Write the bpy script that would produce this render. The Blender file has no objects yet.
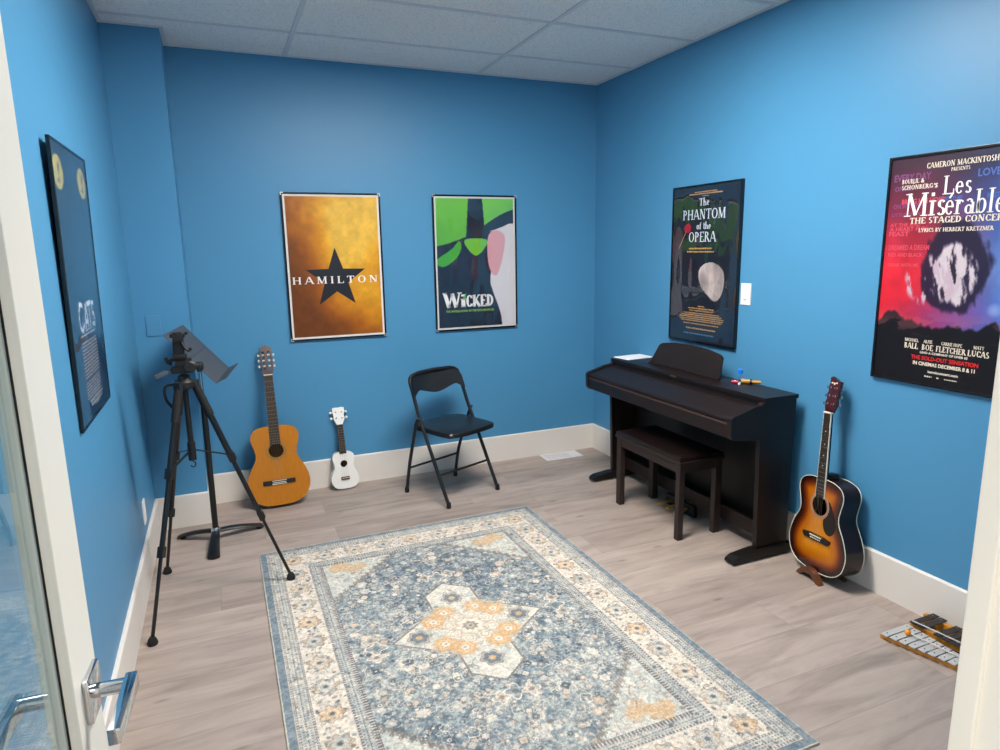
import bpy, bmesh, math, random
import numpy as np
from mathutils import Vector, Matrix
PI = math.pi
random.seed(7)
S = bpy.context.scene
COL = S.collection

# ---------------------------------------------------------------- camera, light, exposure
W_, D_, H_ = 3.0414, 4.02, 2.6816          # room: x -W..0, y -D..0, z 0..H
cam_d = bpy.data.cameras.new('camera'); cam = bpy.data.objects.new('camera', cam_d); COL.objects.link(cam)
YAW, PITCH, ROLL, FPX = 0.39928, -0.18925, -0.01659, 658.785
cam_d.sensor_fit = 'HORIZONTAL'; cam_d.sensor_width = 36; cam_d.lens = 36*FPX/1000
cam_d.clip_start = 0.02
_f = Vector((math.sin(YAW)*math.cos(PITCH), math.cos(YAW)*math.cos(PITCH), math.sin(PITCH)))
_r = Vector((math.cos(YAW), -math.sin(YAW), 0)); _u = _r.cross(_f)
_r2 = _r*math.cos(ROLL)+_u*math.sin(ROLL); _u2 = -_r*math.sin(ROLL)+_u*math.cos(ROLL)
cam.matrix_world = Matrix(((_r2.x,_u2.x,-_f.x,-2.6084),(_r2.y,_u2.y,-_f.y,-4.3207),(_r2.z,_u2.z,-_f.z,1.5447),(0,0,0,1)))
S.camera = cam
S.view_settings.view_transform = 'Standard'; S.view_settings.look = 'None'
S.view_settings.gamma = 1; S.view_settings.use_curve_mapping = False
S.view_settings.exposure = 1.2
wd = bpy.data.worlds.new('world'); S.world = wd; wd.use_nodes = True
wd.node_tree.nodes['Background'].inputs[0].default_value = (1, .97, .93, 1)
wd.node_tree.nodes['Background'].inputs[1].default_value = 1.3
PANEL_STRENGTH = 24.0
ld = bpy.data.lights.new('corridor_lamp', 'AREA'); ld.shape = 'RECTANGLE'; ld.size = 1.2; ld.size_y = .6; ld.energy = 16; ld.color = (1, .96, .9)
lo = bpy.data.objects.new('corridor_lamp', ld); COL.objects.link(lo); lo.location = (-1.5, -4.9, 2.6)

# ---------------------------------------------------------------- helpers
def lin(c):
    r = []
    for v in c[:3]:
        v = v/255
        r.append(v/12.92 if v <= .04045 else ((v+.055)/1.055)**2.4)
    return (*r, 1)
def nd(m, t, **kw):
    n = m.node_tree.nodes.new(t)
    for k, v in kw.items(): setattr(n, k, v)
    return n
def lk(m, a, b): m.node_tree.links.new(a, b)
def mat(name, c, rough=.5, metal=0, spec=.5, var=0, vscale=8, stretch=(1,1,1), bump=0, bscale=200, coat=0, attr=None, c2=None):
    """procedural principled material; noise varies the colour a little, bump roughens the surface"""
    m = bpy.data.materials.new(name); m.use_nodes = True
    p = m.node_tree.nodes['Principled BSDF']
    p.inputs['Base Color'].default_value = lin(c); p.inputs['Roughness'].default_value = rough
    p.inputs['Metallic'].default_value = metal; p.inputs['Specular IOR Level'].default_value = spec
    p.inputs['Coat Weight'].default_value = coat; p.inputs['Coat Roughness'].default_value = .08
    tc = nd(m, 'ShaderNodeTexCoord'); mp = nd(m, 'ShaderNodeMapping'); mp.inputs['Scale'].default_value = stretch
    lk(m, tc.outputs['Object'], mp.inputs['Vector'])
    if attr:
        a = nd(m, 'ShaderNodeAttribute', attribute_name=attr); src = a.outputs['Color']
    else:
        src = None
    if var or c2:
        nz = nd(m, 'ShaderNodeTexNoise'); nz.inputs['Scale'].default_value = vscale; nz.inputs['Detail'].default_value = 5
        lk(m, mp.outputs[0], nz.inputs['Vector'])
        mx = nd(m, 'ShaderNodeMix', data_type='RGBA')
        if c2:
            rp = nd(m, 'ShaderNodeValToRGB'); rp.color_ramp.elements[0].position = .35; rp.color_ramp.elements[1].position = .65
            lk(m, nz.outputs['Fac'], rp.inputs[0]); lk(m, rp.outputs[0], mx.inputs['Factor'])
            mx.inputs['A'].default_value = lin(c); mx.inputs['B'].default_value = lin(c2)
        else:
            mx.blend_type = 'MULTIPLY'; mx.inputs['Factor'].default_value = 1
            mr = nd(m, 'ShaderNodeMapRange'); mr.inputs[1].default_value = .3; mr.inputs[2].default_value = .7
            mr.inputs[3].default_value = 1-var; mr.inputs[4].default_value = 1+var
            lk(m, nz.outputs['Fac'], mr.inputs[0])
            cb = nd(m, 'ShaderNodeCombineColor')
            for i in range(3): lk(m, mr.outputs[0], cb.inputs[i])
            mx.inputs['A'].default_value = lin(c)
            if src: lk(m, src, mx.inputs['A'])
            lk(m, cb.outputs[0], mx.inputs['B'])
        lk(m, mx.outputs['Result'], p.inputs['Base Color'])
    elif src: lk(m, src, p.inputs['Base Color'])
    if bump:
        nb = nd(m, 'ShaderNodeTexNoise'); nb.inputs['Scale'].default_value = bscale; nb.inputs['Detail'].default_value = 4
        lk(m, mp.outputs[0], nb.inputs['Vector'])
        bp = nd(m, 'ShaderNodeBump'); bp.inputs['Strength'].default_value = bump; bp.inputs['Distance'].default_value = .002
        lk(m, nb.outputs['Fac'], bp.inputs['Height']); lk(m, bp.outputs[0], p.inputs['Normal'])
    return m
def pane_mat(name, tint, ior=1.5, rough=0.0, wave=0):
    """thin clear sheet: lets light through, mirrors by Fresnel"""
    m = bpy.data.materials.new(name); m.use_nodes = True; nt = m.node_tree
    for n in list(nt.nodes):
        if n.type != 'OUTPUT_MATERIAL': nt.nodes.remove(n)
    out = nt.nodes[0]
    t = nd(m, 'ShaderNodeBsdfTransparent'); t.inputs[0].default_value = tint
    g = nd(m, 'ShaderNodeBsdfGlossy'); g.inputs['Roughness'].default_value = rough; g.inputs[0].default_value = (.97,.97,.97,1)
    fr = nd(m, 'ShaderNodeFresnel'); ge = nd(m, 'ShaderNodeNewGeometry'); mi = nd(m, 'ShaderNodeMix', data_type='FLOAT')
    mi.inputs['A'].default_value = ior; mi.inputs['B'].default_value = 1/ior
    lk(m, ge.outputs['Backfacing'], mi.inputs['Factor']); lk(m, mi.outputs['Result'], fr.inputs[0])   # both faces of the thin sheet mirror alike
    if wave:
        tc = nd(m, 'ShaderNodeTexCoord'); mp = nd(m, 'ShaderNodeMapping'); mp.inputs['Scale'].default_value = (5,1,1.6); lk(m, tc.outputs['Object'], mp.inputs['Vector'])
        nz = nd(m, 'ShaderNodeTexNoise'); nz.inputs['Scale'].default_value = 1.3; nz.inputs['Detail'].default_value = 1; lk(m, mp.outputs[0], nz.inputs['Vector'])
        bp = nd(m, 'ShaderNodeBump'); bp.inputs['Strength'].default_value = 1; bp.inputs['Distance'].default_value = wave
        lk(m, nz.outputs['Fac'], bp.inputs['Height']); lk(m, bp.outputs[0], g.inputs['Normal'])
    mx = nd(m, 'ShaderNodeMixShader')
    lk(m, fr.outputs[0], mx.inputs[0]); lk(m, t.outputs[0], mx.inputs[1]); lk(m, g.outputs[0], mx.inputs[2])
    lk(m, mx.outputs[0], out.inputs[0])
    return m

def link_obj(name, me, m, parent=None):
    o = bpy.data.objects.new(name, me); COL.objects.link(o)
    if m is not None and not me.materials: me.materials.append(m)
    if parent is not None: o.parent = parent
    return o
def obj(name, bm, m, parent=None, smooth=False, world=False):
    """links the bmesh as ONE object; world=True: vertices were given in room coordinates"""
    if world and parent is not None:
        r = parent
        off = Vector((0,0,0))
        while r is not None: off += r.location; r = r.parent
        bmesh.ops.translate(bm, vec=-off, verts=bm.verts)
    bmesh.ops.recalc_face_normals(bm, faces=bm.faces)
    me = bpy.data.meshes.new(name); bm.to_mesh(me); bm.free()
    if smooth:
        me.polygons.foreach_set('use_smooth', [True]*len(me.polygons))
        try: me.set_sharp_from_angle(angle=math.radians(35))
        except Exception: pass
    return link_obj(name, me, m, parent)
def tag(o, label, cat, group=None, kind=None):
    o['label'] = label; o['category'] = cat
    if group: o['group'] = group
    if kind: o['kind'] = kind
    return o
def thing(name, label, cat, loc=(0,0,0), rot=(0,0,0), group=None):
    o = bpy.data.objects.new(name, None); COL.objects.link(o); o.location = loc; o.rotation_euler = rot
    o.empty_display_size = .05
    return tag(o, label, cat, group)
def struct(name, bm, m, parent=None, label=None):
    o = obj(name, bm, m, parent)
    if parent is None:
        o['kind'] = 'structure'
        if label: o['label'] = label
    return o
NB = bmesh.new
def box(bm, a, b, bev=0, mtx=None):
    a, b = Vector(a), Vector(b); c = (a+b)/2; s = b-a
    M = Matrix.Translation(c) @ Matrix.Diagonal((abs(s.x),abs(s.y),abs(s.z),1))
    if mtx: M = mtx @ M
    r = bmesh.ops.create_cube(bm, size=1, matrix=M)
    if bev:
        ed = list({e for v in r['verts'] for e in v.link_edges})
        bmesh.ops.bevel(bm, geom=ed, offset=bev, segments=2, affect='EDGES', profile=.6)
    return bm
def obox(bm, p, q, w, t, up=(0,0,1), bev=0):
    """bar with rectangular section from p to q"""
    p, q = Vector(p), Vector(q); d = q-p; L = d.length; z = d.normalized()
    x = Vector(up).cross(z)
    if x.length < 1e-4: x = Vector((1,0,0))
    x.normalize(); y = z.cross(x)
    M = Matrix(((x.x,y.x,z.x,0),(x.y,y.y,z.y,0),(x.z,y.z,z.z,0),(0,0,0,1))); M.translation = (p+q)/2
    return box(bm, (-w/2,-t/2,-L/2), (w/2,t/2,L/2), bev, M)
def tube(bm, pts, r, seg=10, r2=None, cap=True):
    pts = [Vector(p) for p in pts]; n = len(pts); rings = []
    up = None
    for i, p in enumerate(pts):
        d = (pts[min(i+1,n-1)]-pts[max(i-1,0)]).normalized()
        if up is None:
            up = Vector((0,0,1)) if abs(d.z) < .9 else Vector((1,0,0))
        x = up - d*up.dot(d)
        if x.length < 1e-5: x = Vector((0,1,0)) - d*d.y
        x.normalize(); y = d.cross(x); up = x
        rr = r[i] if isinstance(r,(list,tuple)) else (r if r2 is None else r+(r2-r)*i/(n-1))
        rings.append([bm.verts.new(p+(x*math.cos(2*PI*k/seg)+y*math.sin(2*PI*k/seg))*rr) for k in range(seg)])
    for a, b in zip(rings, rings[1:]):
        for k in range(seg): bm.faces.new((a[k],a[(k+1)%seg],b[(k+1)%seg],b[k]))
    if cap: bm.faces.new(rings[0][::-1]); bm.faces.new(rings[-1])
    return bm
def lathe(bm, prof, c=(0,0,0), axis='z', seg=20):
    c = Vector(c); rings = []
    for r, h in prof:
        ring = []
        for k in range(seg):
            a = 2*PI*k/seg; u, v = r*math.cos(a), r*math.sin(a)
            P = {'z':(u,v,h),'x':(h,u,v),'y':(u,h,v)}[axis]
            ring.append(bm.verts.new(c+Vector(P)))
        rings.append(ring)
    for a, b in zip(rings, rings[1:]):
        for k in range(seg): bm.faces.new((a[k],a[(k+1)%seg],b[(k+1)%seg],b[k]))
    bm.faces.new(rings[0][::-1]); bm.faces.new(rings[-1])
    return bm
def sphere(bm, c, r, seg=14, sc=(1,1,1)):
    bmesh.ops.create_uvsphere(bm, u_segments=seg, v_segments=seg//2+2, radius=r, matrix=Matrix.Translation(c) @ Matrix.Diagonal((*sc,1)))
    return bm
def prism(bm, poly, a, b, f):
    """2-D outline swept from a to b; f(u, v, t) gives the point"""
    A = [bm.verts.new(f(u,v,a)) for u, v in poly]; B = [bm.verts.new(f(u,v,b)) for u, v in poly]
    n = len(poly)
    bm.faces.new(A); bm.faces.new(B[::-1])
    for i in range(n): bm.faces.new((A[i],B[i],B[(i+1)%n],A[(i+1)%n]))
    return bm
def fxz(u,v,t): return (u,t,v)       # outline in x-z, swept along y
def fyz(u,v,t): return (t,u,v)
def fxy(u,v,t): return (u,v,t)
def fuz(u,v,t): return (u,t,v)
def crom(pts, n=8, closed=False):
    out = []; m = len(pts)
    for i in range(m if closed else m-1):
        g = lambda j: np.array(pts[j % m] if closed else pts[max(0,min(m-1,j))], float)
        p0,p1,p2,p3 = g(i-1),g(i),g(i+1),g(i+2)
        for k in range(n):
            t = k/n
            out.append(tuple(.5*((2*p1)+(-p0+p2)*t+(2*p0-5*p1+4*p2-p3)*t*t+(-p0+3*p1-3*p2+p3)*t**3)))
    if not closed: out.append(tuple(pts[-1]))
    return out
def grid_mesh(name, xs, ys, f, rgb, m, parent):
    """flat grid carrying a colour per vertex (a printed or woven design)"""
    nx, ny = len(xs), len(ys)
    X, Y = np.meshgrid(xs, ys); V = np.array(f(X.ravel(), Y.ravel())).T
    idx = np.arange(nx*ny).reshape(ny,nx)
    F = np.stack([idx[:-1,:-1],idx[:-1,1:],idx[1:,1:],idx[1:,:-1]],-1).reshape(-1,4)
    me = bpy.data.meshes.new(name)
    me.vertices.add(len(V)); me.vertices.foreach_set('co', V.astype(np.float32).ravel())
    me.loops.add(F.size); me.loops.foreach_set('vertex_index', F.astype(np.int32).ravel())
    me.polygons.add(len(F)); me.polygons.foreach_set('loop_start', (np.arange(len(F))*4).astype(np.int32))
    me.update(calc_edges=True)
    at = me.color_attributes.new('design', 'FLOAT_COLOR', 'POINT')
    c = rgb.reshape(-1,3)/255.0
    c = np.where(c <= .04045, c/12.92, ((np.clip(c,0,1)+.055)/1.055)**2.4)
    at.data.foreach_set('color', np.concatenate([c, np.ones((len(c),1))],1).astype(np.float32).ravel())
    return link_obj(name, me, m, parent)
_rs = np.random.RandomState(3)
def vnoise(X, Y, s, seed=0):
    """smooth value noise, period-free"""
    R = np.random.RandomState(seed).rand(256,256)
    x, y = X/s+40, Y/s+40
    i, j = np.floor(x).astype(int), np.floor(y).astype(int); u, v = x-i, y-j
    u = u*u*(3-2*u); v = v*v*(3-2*v)
    g = lambda a,b: R[a % 256, b % 256]
    return (g(i,j)*(1-u)+g(i+1,j)*u)*(1-v)+(g(i,j+1)*(1-u)+g(i+1,j+1)*u)*v
def fbm(X, Y, s, seed=0, o=4):
    t = 0; a = .5
    for k in range(o): t = t+a*vnoise(X,Y,s/2**k,seed+k); a *= .5
    return t/(1-.5**o)
def paint(I, mask, c, op=1.0):
    mk = np.clip(mask,0,1)[...,None]*op
    I[:] = I*(1-mk)+np.array(c,float)*mk
def inpoly(X, Y, poly):
    r = np.zeros(X.shape, bool); n = len(poly); j = n-1
    for i in range(n):
        xi, yi = poly[i]; xj, yj = poly[j]
        if yi != yj:
            r ^= ((yi > Y) != (yj > Y)) & (X < (xj-xi)*(Y-yi)/(yj-yi)+xi)
        j = i
    return r.astype(float)

# ---------------------------------------------------------------- materials
M = {}
M['wall'] = mat('blue_wall_paint', (76,140,180), rough=.42, spec=.35, var=.02, vscale=1.5, bump=.12, bscale=260)
M['white_trim'] = mat('white_trim_paint', (226,219,210), rough=.4, spec=.4, var=.012, vscale=3)
M['door_white'] = mat('door_white_paint', (232,228,217), rough=.4, spec=.4, var=.01, vscale=3)
M['tbar'] = mat('ceiling_grid_metal', (212,214,216), rough=.5)
M['black_metal'] = mat('black_powder_coat', (17,17,18), rough=.42, spec=.5, bump=.05, bscale=300)
M['black_plastic'] = mat('black_plastic', (20,20,21), rough=.5, bump=.04, bscale=300)
M['black_vinyl'] = mat('black_vinyl', (19,20,22), rough=.36, spec=.5, bump=.25, bscale=260)
M['stand_grey'] = mat('grey_enamel_sheet', (70,74,80), rough=.5, spec=.4, var=.05, vscale=20)
M['piano'] = mat('dark_rosewood_veneer', (27,17,15), rough=.4, spec=.4, var=.18, vscale=14, stretch=(6,.6,6), bump=.06, bscale=60)
M['piano_black'] = mat('black_stained_panel', (13,10,10), rough=.5, spec=.4, var=.1, vscale=10)
M['bench_wood'] = mat('dark_walnut_stain', (44,34,31), rough=.45, spec=.4, var=.12, vscale=10, stretch=(3,3,.5))
M['leather'] = mat('dark_brown_vinyl', (22,13,11), rough=.33, spec=.5, bump=.2, bscale=240)
M['brass'] = mat('polished_brass', (226,188,110), rough=.35, metal=.8)
M['chrome'] = mat('polished_chrome', (205,207,210), rough=.07, metal=1)
M['steel'] = mat('nickel', (200,200,198), rough=.25, metal=1)
M['string'] = mat('string_metal', (130,118,100), rough=.4, metal=.6)
M['nylon'] = mat('nylon_string', (150,128,98), rough=.35)
M['fretwire'] = mat('worn_fret_wire', (120,104,86), rough=.4, metal=.4)
M['spruce'] = mat('amber_spruce_top', (184,112,4), rough=.25, spec=.35, var=.1, vscale=30, stretch=(6,1,.4), coat=.15)
M['guitar_side'] = mat('dark_rosewood_body', (52,26,16), rough=.3, var=.2, vscale=20, stretch=(1,1,.3), coat=.4)
M['headwood'] = mat('rosewood_head', (58,22,18), rough=.3, var=.15, vscale=30, coat=.4)
M['fretboard'] = mat('dark_fingerboard', (38,29,26), rough=.45, var=.15, vscale=40, stretch=(3,1,.5))
M['inside'] = mat('bare_wood_inside', (88,60,36), rough=.8, var=.1, vscale=20)
M['dark_wood'] = mat('ebony', (24,18,16), rough=.4, var=.1, vscale=30)
M['white_gloss'] = mat('white_lacquer', (240,236,230), rough=.25, spec=.5, var=.01, vscale=10, coat=.4)
M['ivory'] = mat('ivory_plastic', (228,220,198), rough=.4)
M['uke_bridge'] = mat('brown_bridge_wood', (84,48,34), rough=.5, var=.1, vscale=40)
M['burst'] = mat('sunburst_lacquer', (190,105,20), rough=.18, spec=.5, var=.08, vscale=25, stretch=(5,1,.4), attr='design', coat=.25)
M['burst_side'] = mat('dark_burst_side', (28,12,14), rough=.25, spec=.35, var=.15, vscale=20, coat=.12)
M['red_head'] = mat('dark_red_mahogany', (62,14,24), rough=.22, var=.1, vscale=30, coat=.5)
M['rosette'] = mat('rosette_inlay', (150,118,104), rough=.35, var=.25, vscale=160)
M['rosette_dark'] = mat('classical_rosette_inlay', (142,104,36), rough=.35, var=.4, vscale=180)
M['pickguard'] = mat('black_pickguard', (14,13,14), rough=.2)
M['stand_wood'] = mat('brown_stand_wood', (96,52,28), rough=.4, var=.2, vscale=25, stretch=(1,.3,1))
M['bar_silver'] = mat('satin_aluminium_bar', (186,184,180), rough=.5, metal=.08, spec=.4, var=.06, vscale=25)
M['bar_black'] = mat('black_bar_enamel', (20,20,21), rough=.4)
M['pine'] = mat('honey_pine', (206,138,48), rough=.45, var=.18, vscale=30, stretch=(3,.4,3))
M['felt'] = mat('dark_felt', (40,26,24), rough=.9)
M['orange_ball'] = mat('orange_bead', (240,150,32), rough=.35)
M['cord'] = mat('pale_stick', (214,204,196), rough=.5)
M['plate_white'] = mat('white_plate_plastic', (232,230,226), rough=.35, var=.01, vscale=10)
M['plate_grey'] = mat('grey_slot', (150,148,146), rough=.5)
M['plate_blue'] = mat('blue_painted_plate', (76,139,179), rough=.4)
M['paper'] = mat('white_paper', (238,238,240), rough=.7, var=.01, vscale=10)
M['ink_grey'] = mat('grey_ink', (140,140,150), rough=.7)
M['vent'] = mat('vent_white_enamel', (226,222,222), rough=.4)
M['vent_dark'] = mat('vent_dark_slot', (96,92,98), rough=.7)
M['blue_cap'] = mat('blue_plastic_cap', (22,120,225), rough=.35)
M['clear_plastic'] = pane_mat('clear_plastic', (.93,.95,.97,1))
M['pink'] = mat('pink_plastic', (222,66,110), rough=.4, var=.1, vscale=80)
M['dark_green'] = mat('dark_green_plastic', (24,84,66), rough=.4)
M['gold_wood'] = mat('golden_turned_wood', (196,140,52), rough=.35, var=.15, vscale=60)
M['frame_black'] = mat('black_poster_frame', (15,15,17), rough=.25, spec=.6)
M['frame_silver'] = mat('silver_frame_corner', (205,205,208), rough=.3, metal=.8)
M['print'] = mat('poster_print', (255,255,255), rough=.4, spec=.35, attr='design', var=.015, vscale=60)
M['acrylic'] = pane_mat('poster_acrylic', (.985,.985,.99,1), ior=1.5, rough=.03, wave=.012)
M['acrylic_flat'] = pane_mat('flat_poster_acrylic', (.985,.985,.99,1), ior=1.36, rough=.02, wave=.002)
M['glass'] = pane_mat('door_glass', (.93,.97,.95,1))
M['rubber'] = mat('black_rubber', (12,12,12), rough=.75)
def ink(name, c): 
    M[name] = mat(name, c, rough=.45, spec=.35)
    return M[name]
for n, c in (('ink_white',(238,234,228)),('ink_cream',(228,216,196)),('ink_gold',(206,160,90)),('ink_red',(206,44,44)),('ink_navy',(24,28,38)),('ink_lime',(150,200,50)),
             ('ink_slate',(96,128,160)),('ink_pale_blue',(232,236,240)),('ink_pink',(206,60,88)),('ink_steel',(205,212,225)),('ink_rose',(186,24,50)),('ink_faint_red',(205,70,88)),('ink_faint_blue',(70,100,172)),('ink_faint_violet',(118,66,112)),('ink_green',(70,190,60))): ink(n, c)

# floor: grey-beige planks 0.2285 m wide running along x
def floor_mat():
    m = bpy.data.materials.new('grey_oak_planks'); m.use_nodes = True; p = m.node_tree.nodes['Principled BSDF']
    def mth(op, a, b=None, c=None):
        n = nd(m, 'ShaderNodeMath', operation=op)
        for i, v in enumerate((a,b,c)):
            if v is None: continue
            if isinstance(v,(int,float)): n.inputs[i].default_value = v
            else: lk(m, v, n.inputs[i])
        return n.outputs[0]
    tc = nd(m,'ShaderNodeTexCoord'); sp = nd(m,'ShaderNodeSeparateXYZ'); lk(m, tc.outputs['Object'], sp.inputs[0])
    x, y = sp.outputs[0], sp.outputs[1]
    yy = mth('DIVIDE', mth('ADD', y, 2.985), .2285); row = mth('FLOOR', yy); fy = mth('SUBTRACT', yy, row)
    wn = nd(m,'ShaderNodeTexWhiteNoise', noise_dimensions='1D'); lk(m, row, wn.inputs['W'])
    xx = mth('ADD', mth('DIVIDE', x, 1.22), mth('MULTIPLY', wn.outputs['Value'], 7.3)); cl = mth('FLOOR', xx); fx = mth('SUBTRACT', xx, cl)
    wid = nd(m,'ShaderNodeTexWhiteNoise', noise_dimensions='2D'); cv = nd(m,'ShaderNodeCombineXYZ'); lk(m,row,cv.inputs[0]); lk(m,cl,cv.inputs[1]); lk(m,cv.outputs[0],wid.inputs['Vector'])
    # grain coordinates, different per plank
    g = nd(m,'ShaderNodeCombineXYZ'); lk(m, mth('ADD', mth('MULTIPLY',x,.9), mth('MULTIPLY',wid.outputs['Value'],30)), g.inputs[0]); lk(m, mth('MULTIPLY',y,5.5), g.inputs[1]); lk(m, mth('MULTIPLY',wid.outputs['Value'],17), g.inputs[2])
    n1 = nd(m,'ShaderNodeTexNoise'); n1.inputs['Scale'].default_value = 2.4; n1.inputs['Detail'].default_value = 7; n1.inputs['Roughness'].default_value = .62; n1.inputs['Distortion'].default_value = .6
    lk(m, g.outputs[0], n1.inputs['Vector'])
    g2 = nd(m,'ShaderNodeCombineXYZ'); lk(m, mth('MULTIPLY',x,3), g2.inputs[0]); lk(m, mth('MULTIPLY',y,60), g2.inputs[1])
    n2 = nd(m,'ShaderNodeTexNoise'); n2.inputs['Scale'].default_value = 3; n2.inputs['Detail'].default_value = 3; lk(m, g2.outputs[0], n2.inputs['Vector'])
    # knots: sparse dark spots
    g3 = nd(m,'ShaderNodeCombineXYZ'); lk(m, mth('MULTIPLY',x,2.2), g3.inputs[0]); lk(m, mth('MULTIPLY',y,6.5), g3.inputs[1])
    vo = nd(m,'ShaderNodeTexVoronoi'); vo.inputs['Scale'].default_value = 1.15; lk(m, g3.outputs[0], vo.inputs['Vector'])
    kn = nd(m,'ShaderNodeMapRange'); kn.inputs[1].default_value = .02; kn.inputs[2].default_value = .10; kn.inputs[3].default_value = .6; kn.inputs[4].default_value = 1; lk(m, vo.outputs['Distance'], kn.inputs[0])
    rp = nd(m,'ShaderNodeValToRGB'); e = rp.color_ramp.elements
    e[0].position = .22; e[0].color = lin((126,114,106)); e[1].position = .78; e[1].color = lin((182,166,155))
    k = e.new(.5); k.color = lin((164,148,138))
    lk(m, n1.outputs['Fac'], rp.inputs[0])
    val = mth('MULTIPLY', mth('ADD', .89, mth('MULTIPLY', wid.outputs['Value'], .20)), mth('ADD', .93, mth('MULTIPLY', n2.outputs['Fac'], .14)))
    val = mth('MULTIPLY', val, kn.outputs[0])
    sy = mth('MINIMUM', fy, mth('SUBTRACT',1,fy)); sx = mth('MINIMUM', fx, mth('SUBTRACT',1,fx))
    s1 = nd(m,'ShaderNodeMapRange'); s1.inputs[1].default_value = .004; s1.inputs[2].default_value = .011; s1.inputs[3].default_value = .78; s1.inputs[4].default_value = 1; lk(m, sy, s1.inputs[0])
    s2 = nd(m,'ShaderNodeMapRange'); s2.inputs[1].default_value = .0006; s2.inputs[2].default_value = .0018; s2.inputs[3].default_value = .78; s2.inputs[4].default_value = 1; lk(m, sx, s2.inputs[0])
    val = mth('MULTIPLY', val, mth('MULTIPLY', s1.outputs[0], s2.outputs[0]))
    hs = nd(m,'ShaderNodeVectorMath', operation='SCALE'); lk(m, rp.outputs[0], hs.inputs[0]); lk(m, val, hs.inputs['Scale'])
    lk(m, hs.outputs[0], p.inputs['Base Color']); p.inputs['Roughness'].default_value = .5; p.inputs['Specular IOR Level'].default_value = .35
    b = nd(m,'ShaderNodeBump'); b.inputs['Strength'].default_value = .08; b.inputs['Distance'].default_value = .002; lk(m, n2.outputs['Fac'], b.inputs['Height']); lk(m, b.outputs[0], p.inputs['Normal'])
    return m
M['floor'] = floor_mat()
def ceiling_mat():
    m = mat('mineral_ceiling_tile', (214,214,212), rough=.9, spec=.1, bump=.5, bscale=160)
    p = m.node_tree.nodes['Principled BSDF']; tc = nd(m,'ShaderNodeTexCoord')
    vo = nd(m,'ShaderNodeTexNoise'); vo.inputs['Scale'].default_value = 130; vo.inputs['Detail'].default_value = 2; lk(m, tc.outputs['Object'], vo.inputs['Vector'])
    rp = nd(m,'ShaderNodeValToRGB'); rp.color_ramp.elements[0].position = .36; rp.color_ramp.elements[0].color = lin((216,216,216)); rp.color_ramp.elements[1].position = .46; rp.color_ramp.elements[1].color = lin((240,239,236))
    lk(m, vo.outputs['Fac'], rp.inputs[0]); lk(m, rp.outputs[0], p.inputs['Base Color'])
    return m
M['ceiling'] = ceiling_mat()

# ---------------------------------------------------------------- room shell
YB = -5.6                                    # corridor back wall
bm = NB(); box(bm, (-W_-.1-.6,YB-.1,-.1), (1.5,.1,0)); struct('floor', bm, M['floor'])
bm = NB(); box(bm, (-W_-.7,YB-.1,H_), (1.5,.1,H_+.1)); struct('ceiling', bm, M['ceiling'])
bm = NB(); box(bm, (-W_-.1,0,0), (.1,.1,H_)); struct('wall_back', bm, M['wall'])
bm = NB(); box(bm, (0,-D_-.13,0), (.1,0,H_)); struct('wall_right', bm, M['wall'])
bm = NB(); box(bm, (-W_-.1,-D_-.13,0), (-W_,0,H_)); struct('wall_left', bm, M['wall'])
PX, PD = -W_+.2721, .3111                    # pilaster boxed out in the back left corner
bm = NB(); box(bm, (-W_,-PD,0), (PX,0,H_)); struct('wall_corner', bm, M['wall'])
OX0, OX1, OZ = -2.925, -2.046, 2.13          # doorway
bm = NB(); box(bm, (-W_,-D_-.13,0), (OX0-.02,-D_,H_)); box(bm, (OX1+.02,-D_-.13,0), (0,-D_,H_)); box(bm, (OX0-.02,-D_-.13,OZ+.02), (OX1+.02,-D_,H_))
struct('wall_front', bm, M['wall'])
bm = NB(); box(bm, (-W_-.7,YB-.1,0), (1.5,YB,H_)); struct('wall_corridor', bm, M['white_trim'])
# door jambs and casing
def jamb(name, xa, xb, x_open):
    bm = NB(); box(bm, (min(xa,xb),-D_-.135,0), (max(xa,xb),-D_+.0,OZ), .002); return bm
bm = NB()
box(bm, (OX1+.003,-D_-.135,0), (OX1+.02,-D_,OZ+.02)); box(bm, (OX0-.02,-D_-.135,0), (OX0-.003,-D_,OZ+.02)); box(bm, (OX0-.02,-D_-.135,OZ+.003), (OX1+.02,-D_,OZ+.02))
box(bm, (OX1-.009,-D_-.075,0), (OX1+.003,-D_-.045,OZ), .002)
struct('trim_1', bm, M['door_white'])
bm = NB()
box(bm, (OX1,-D_,0), (OX1+.075,-D_+.02,OZ+.075), .002); box(bm, (OX0-.075,-D_,0), (OX0,-D_+.02,OZ+.075), .002); box(bm, (OX0,-D_,OZ), (OX1,-D_+.02,OZ+.075), .002)
struct('trim_2', bm, M['door_white'])
# baseboards
hb, tb = .1918, .014
def basebd(name, a, b, n):
    """a, b: wall line ends; n: direction into the room"""
    a, b, n = Vector((*a,0)), Vector((*b,0)), Vector((*n,0))
    prof = [(0,0),(tb,0),(tb,hb-.006),(tb-.006,hb),(0,hb)]
    bm = NB(); prism(bm, prof, 0, 1, lambda u,v,t: a.lerp(b,t)+n*u+Vector((0,0,v)))
    return struct(name, bm, M['white_trim'])
basebd('baseboard_back', (PX,0), (0,0), (0,-1))
basebd('baseboard_right', (0,0), (0,-D_), (-1,0))
basebd('baseboard_left', (-W_,-PD), (-W_,-D_), (1,0))
basebd('baseboard_pilaster', (-W_,-PD), (PX+tb,-PD), (0,-1))
basebd('baseboard_pilaster_side', (PX,-PD), (PX,0), (1,0))
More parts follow.
